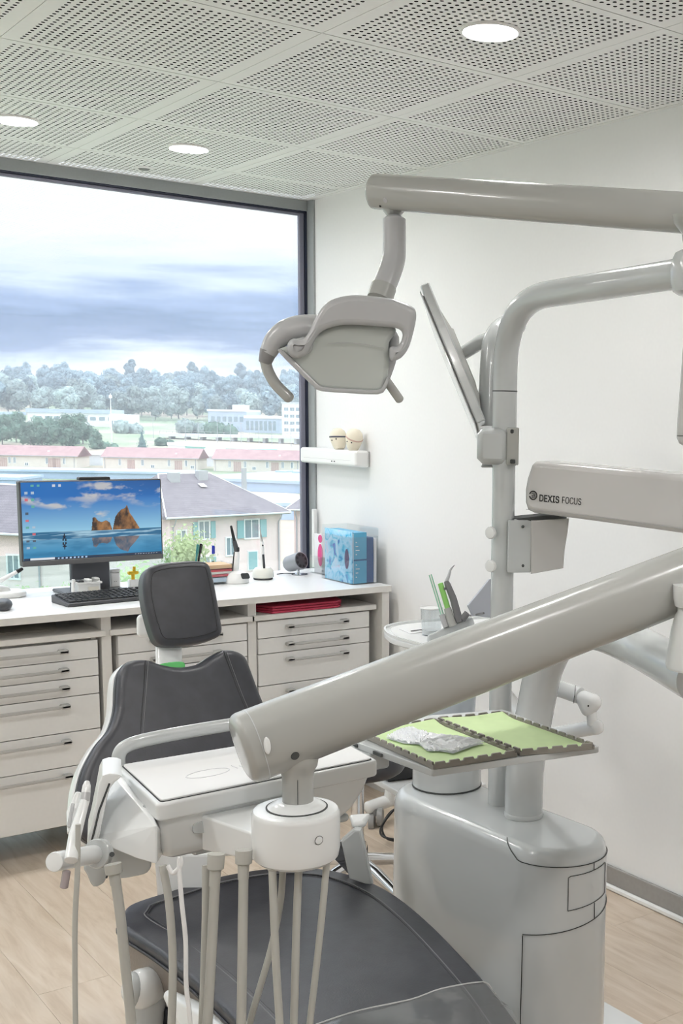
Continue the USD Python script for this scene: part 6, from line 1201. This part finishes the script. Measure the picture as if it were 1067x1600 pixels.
pa = np.array([at(a, b, z=AZ)[:2] for a, b in ((600, 986), (606, 979), (640, 973), (700, 969), (790, 967), (850, 990), (852, 1040), (780, 1045), (690, 1018), (640, 1004), (612, 996))])
part(at_, 'top', slab(spline(pa, 4, closed=True), .022, .006, 3, frame((0, 0, AZ - .022), (0, 0, 1))), M_med, 40); part(at_, 'mat', slab(inset(ccw(spline(pa, 4, closed=True)), .022), .002, T=frame((0, 0, AZ - .0005), (0, 0, 1))), M_white2, False)
ra = ccw(spline(pa, 4, closed=True)); part(at_, 'lip', ring_slab(ra, inset(ra, .006), .008, frame((0, 0, AZ - .001), (0, 0, 1))), M_med, False)
part(at_, 'support', tube([(2.25, 2.98, AZ - .02), (2.10, 2.80, AZ - .04), at(842, 1152, d=3.15)], .02, 20), M_med)
def dpt(px, py, d): return at(px, py, d=d)
D0 = 3.62
hb = thing('suction_holder', 'grey block holding the suction tubes on the assistant side table', 'holder', dpt(705, 985, D0)); part(hb, 'block', hull([(*dpt(672, 995, D0), .008), (*dpt(735, 968, D0 + .02), .008), (*dpt(672, 1006, D0), .008), (*dpt(740, 985, D0 + .02), .008)]), M_med2)
s1 = thing('saliva_ejector', 'thin green and white suction straw, leftmost in the suction holder', 'suction tube', dpt(690, 975, D0)); part(s1, 'straw', tube([dpt(692, 964, D0), dpt(672, 898, D0)], .0052, 14), plain('green_white_straw', (.30, .58, .42), .3)); part(s1, 'stripe', tube([dpt(692, 964, D0 - .005), dpt(672, 898, D0 - .005)], .0017, 8), M_white2); part(s1, 'sleeve', tube([dpt(697, 980, D0), dpt(690, 960, D0)], .009, 16), M_lampg)
s2 = thing('suction_tube', 'thick green suction tip in a grey handle, middle of the suction holder', 'suction tube', dpt(702, 972, D0)); part(s2, 'tip', tube([dpt(700, 952, D0), dpt(688, 912, D0)], .0085, 18, round_ends=.3), plain('spring_green_plastic', (.28, .60, .16), .4)); part(s2, 'grip', tube([dpt(708, 978, D0), dpt(703, 965, D0), dpt(699, 950, D0)], [.013, .0125, .011], 18), M_grey)
s3 = thing('air_syringe', 'dark grey syringe handle with thin bent tip, rightmost in the suction holder', 'syringe', dpt(718, 975, D0)); M_dgrey = plain('dark_grey_handle', (.17, .17, .175), .4)
part(s3, 'grip', tube([dpt(718, 972, D0), dpt(708, 935, D0), dpt(699, 913, D0), dpt(697, 908, D0)], [.012, .011, .0095, .007], 18), M_dgrey); part(s3, 'nozzle', tube(spline([dpt(697, 910, D0), dpt(701, 900, D0), dpt(704, 890, D0), dpt(710, 883, D0)], 4), np.linspace(.0062, .0016, 13), 14), M_lampg); part(s3, 'trigger', trimesh.creation.icosphere(2, .0042).apply_translation(dpt(695, 920, D0 - .005)), M_dgrey)
s4 = thing('holder_knob', 'short dark grey knob standing right of the syringe handle', 'knob', dpt(727, 968, D0)); part(s4, 'knob', tube([dpt(722, 968, D0), dpt(730, 958, D0)], .0105, 20, round_ends=.2), M_dgrey)
cp = dpt(674, 978, 3.72); cp[2] = AZ + .001; cu = thing('drinking_cup', 'clear plastic cup with white rim on the assistant side table', 'cup', cp); part(cu, 'wall', lathe([(.030, 0), (.034, .085), (.0325, .085), (.029, .003), (0, .003), (0, 0)], 36, frame(cp, (0, 0, 1))), M_clear); part(cu, 'rim', lathe([(.0335, .083), (.0355, .085), (.0335, .088), (.032, .085)], 36, frame(cp, (0, 0, 1))), M_white2); part(cu, 'foam_insert', lathe([(0, .004), (.027, .004), (.0285, .018), (0, .018)], 30, frame(cp, (0, 0, 1))), M_white2)
QT = frame(dpt(748, 935, 3.55), norm((-.35, -.85, .15)), (.8, -.4, 0)); pn = thing('control_panel', 'angled blue-grey control panel beside the post', 'panel', dpt(748, 968, 3.55)); part(pn, 'plate', slab(to_plane(QT, [(729, 946), (762, 905), (790, 905), (790, 968), (736, 962)]), .02, .003, 2, QT), plain('blue_grey_panel', (.42, .44, .49), .4), 40)
part(pn, 'foot', tube([dpt(734, 962, 3.55), dpt(756, 958, 3.5)], .003, 8), M_dgrey)
pp_ = thing('napkin_sheet', 'small white paper with a pair of tweezers on the side table', 'napkin', dpt(645, 985, 3.66)); pz = [at(a, b, z=AZ + .003) for a, b in ((624, 983), (660, 978), (676, 986), (640, 990))]; part(pp_, 'sheet', slab(np.array([q[:2] for q in pz]), .001, T=frame((0, 0, AZ + .0022), (0, 0, 1))), M_white2, False); part(pp_, 'tweezers', tube([at(642, 986, z=AZ + .005), at(664, 983, z=AZ + .006), at(676, 987, z=AZ + .006)], .0016, 8), M_dgrey)
# ================================================================== trolley, cables, stool behind the unit
tl = thing('trolley', 'white trolley with grey casters and a low shelf behind the dental unit', 'trolley', (2.50, 3.75, 0.0))
c0 = at(586, 1292, z=0.0); c0 = np.array([c0[0], c0[1], 0])
TZs = .30; sq = [at(a, b, z=TZs)[:2] for a, b in ((578, 1212), (632, 1243), (760, 1225), (700, 1190))]
part(tl, 'shelf', slab(np.array(sq), .022, .004, 2, frame((0, 0, TZs - .022), (0, 0, 1))), M_med, 40)
dT = np.linalg.norm((c0 - CAM) * (1, 1, 0))
def tp_(px, py, d): return at(px, py, d=d)
cdp = float((c0 - CAM) @ _fw)
part(tl, 'base_tube', cat(tube([tp_(576, 1262, cdp), tp_(632, 1242, cdp + .1), tp_(700, 1225, cdp + .25)], .026, 20, round_ends=.7)), M_med); part(tl, 'upright', tube([tp_(607, 1256, cdp + .05), tp_(612, 1215, cdp + .05)], .022, 20), M_med)
M_cast = plain('grey_caster', (.32, .32, .32), .4)
for px, py in ((581, 1284), (594, 1276)): q = tp_(px, py, cdp); part(tl, 'caster', cyl(q - _r * .012, q + _r * .012, .036, 24, .006), M_cast)
part(tl, 'caster_stem', tube([tp_(584, 1262, cdp), tp_(586, 1275, cdp)], .012, 12), M_cast)
q = tp_(620, 1207, cdp - .25); bgt = thing('black_case', 'flat black case lying on the trolley shelf under the tray table', 'case', q - (0, 0, .03)); kz = [at(a, b, z=TZs + .004)[:2] for a, b in ((592, 1213), (606, 1221), (660, 1214), (648, 1203))]; part(bgt, 'shell', slab(np.array(kz), .05, .008, 2, frame((0, 0, TZs + .0005), (0, 0, 1))), M_black, 40)
for lab, pts_ in (('looped black cable hanging behind the dental unit, upper of two', [(632, 1252), (615, 1266), (600, 1285), (594, 1300), (603, 1309), (632, 1313)]), ('looped black cable on the floor behind the dental unit, lower of two', [(634, 1260), (614, 1266), (602, 1280), (597, 1296), (606, 1311), (634, 1315)])):
    dd = cdp - .15 if 'upper' in lab else cdp - .12; single('cable', tube(spline([at(a, b, d=dd - .02 * k) for k, (a, b) in enumerate(pts_)], 8), .0042, 10), M_black, lab, 'cable')
sc_ = np.array([2.02, 3.36, 0]); sl_ = thing('operator_stool', 'chrome five-star stool base on the floor behind the dental chair', 'stool', sc_)
for k in range(5):
    a = -.30 + k * 2 * PI / 5; e = sc_ + (math.cos(a) * .30, math.sin(a) * .30, .055); part(sl_, 'leg', tube([sc_ + (0, 0, .115), sc_ + (math.cos(a) * .12, math.sin(a) * .12, .10), e], [.022, .020, .014], 14), M_chrome); part(sl_, 'caster', cyl(e + (math.sin(a) * .014, -math.cos(a) * .014, -.028), e + (-math.sin(a) * .014, math.cos(a) * .014, -.028), .027, 18, .004), M_black2)
part(sl_, 'gas_column', cyl(sc_ + (0, 0, .08), sc_ + (0, 0, .42), .022, 20), M_chrome); part(sl_, 'cushion', slab(oval(.32, .32, 40), .07, .03, 4, frame(sc_ + (0, 0, .42), (0, 0, 1))), M_uph, 60)
ch = thing('foot_rest', 'folded chrome bracket standing behind the dental chair seat', 'bracket', at(545, 1340, d=2.9)); CTf = frame(at(545, 1338, d=2.92), -norm(_fw * (1, 1, 0)), (1, -.8, 0)); part(ch, 'blade', slab(to_plane(CTf, [(520, 1318), (535, 1310), (541, 1330), (554, 1364), (548, 1366), (524, 1340)]), .012, .002, 2, CTf), M_chrome, 40); part(ch, 'slot', slab(to_plane(CTf, [(535, 1318), (539, 1316), (541, 1324), (536, 1324)]), .002, T=CTf @ trimesh.transformations.translation_matrix((0, 0, .0118))), M_black, False)
# ================================================================== thin air haze over the distant land
M_haze = mat('air_haze', {'v': ('principled_volume', {'color': (0.82, 0.89, 0.98), 'density': 0.00034, 'anisotropy': 0.2})}, surface=None, volume='v.volume')
single('air_haze', box(-500, 1100, 60, 1100, -40, 33), M_haze, 'thin pale blue haze hanging over the distant buildings and wooded hill', 'haze', kind='stuff', smooth=False)
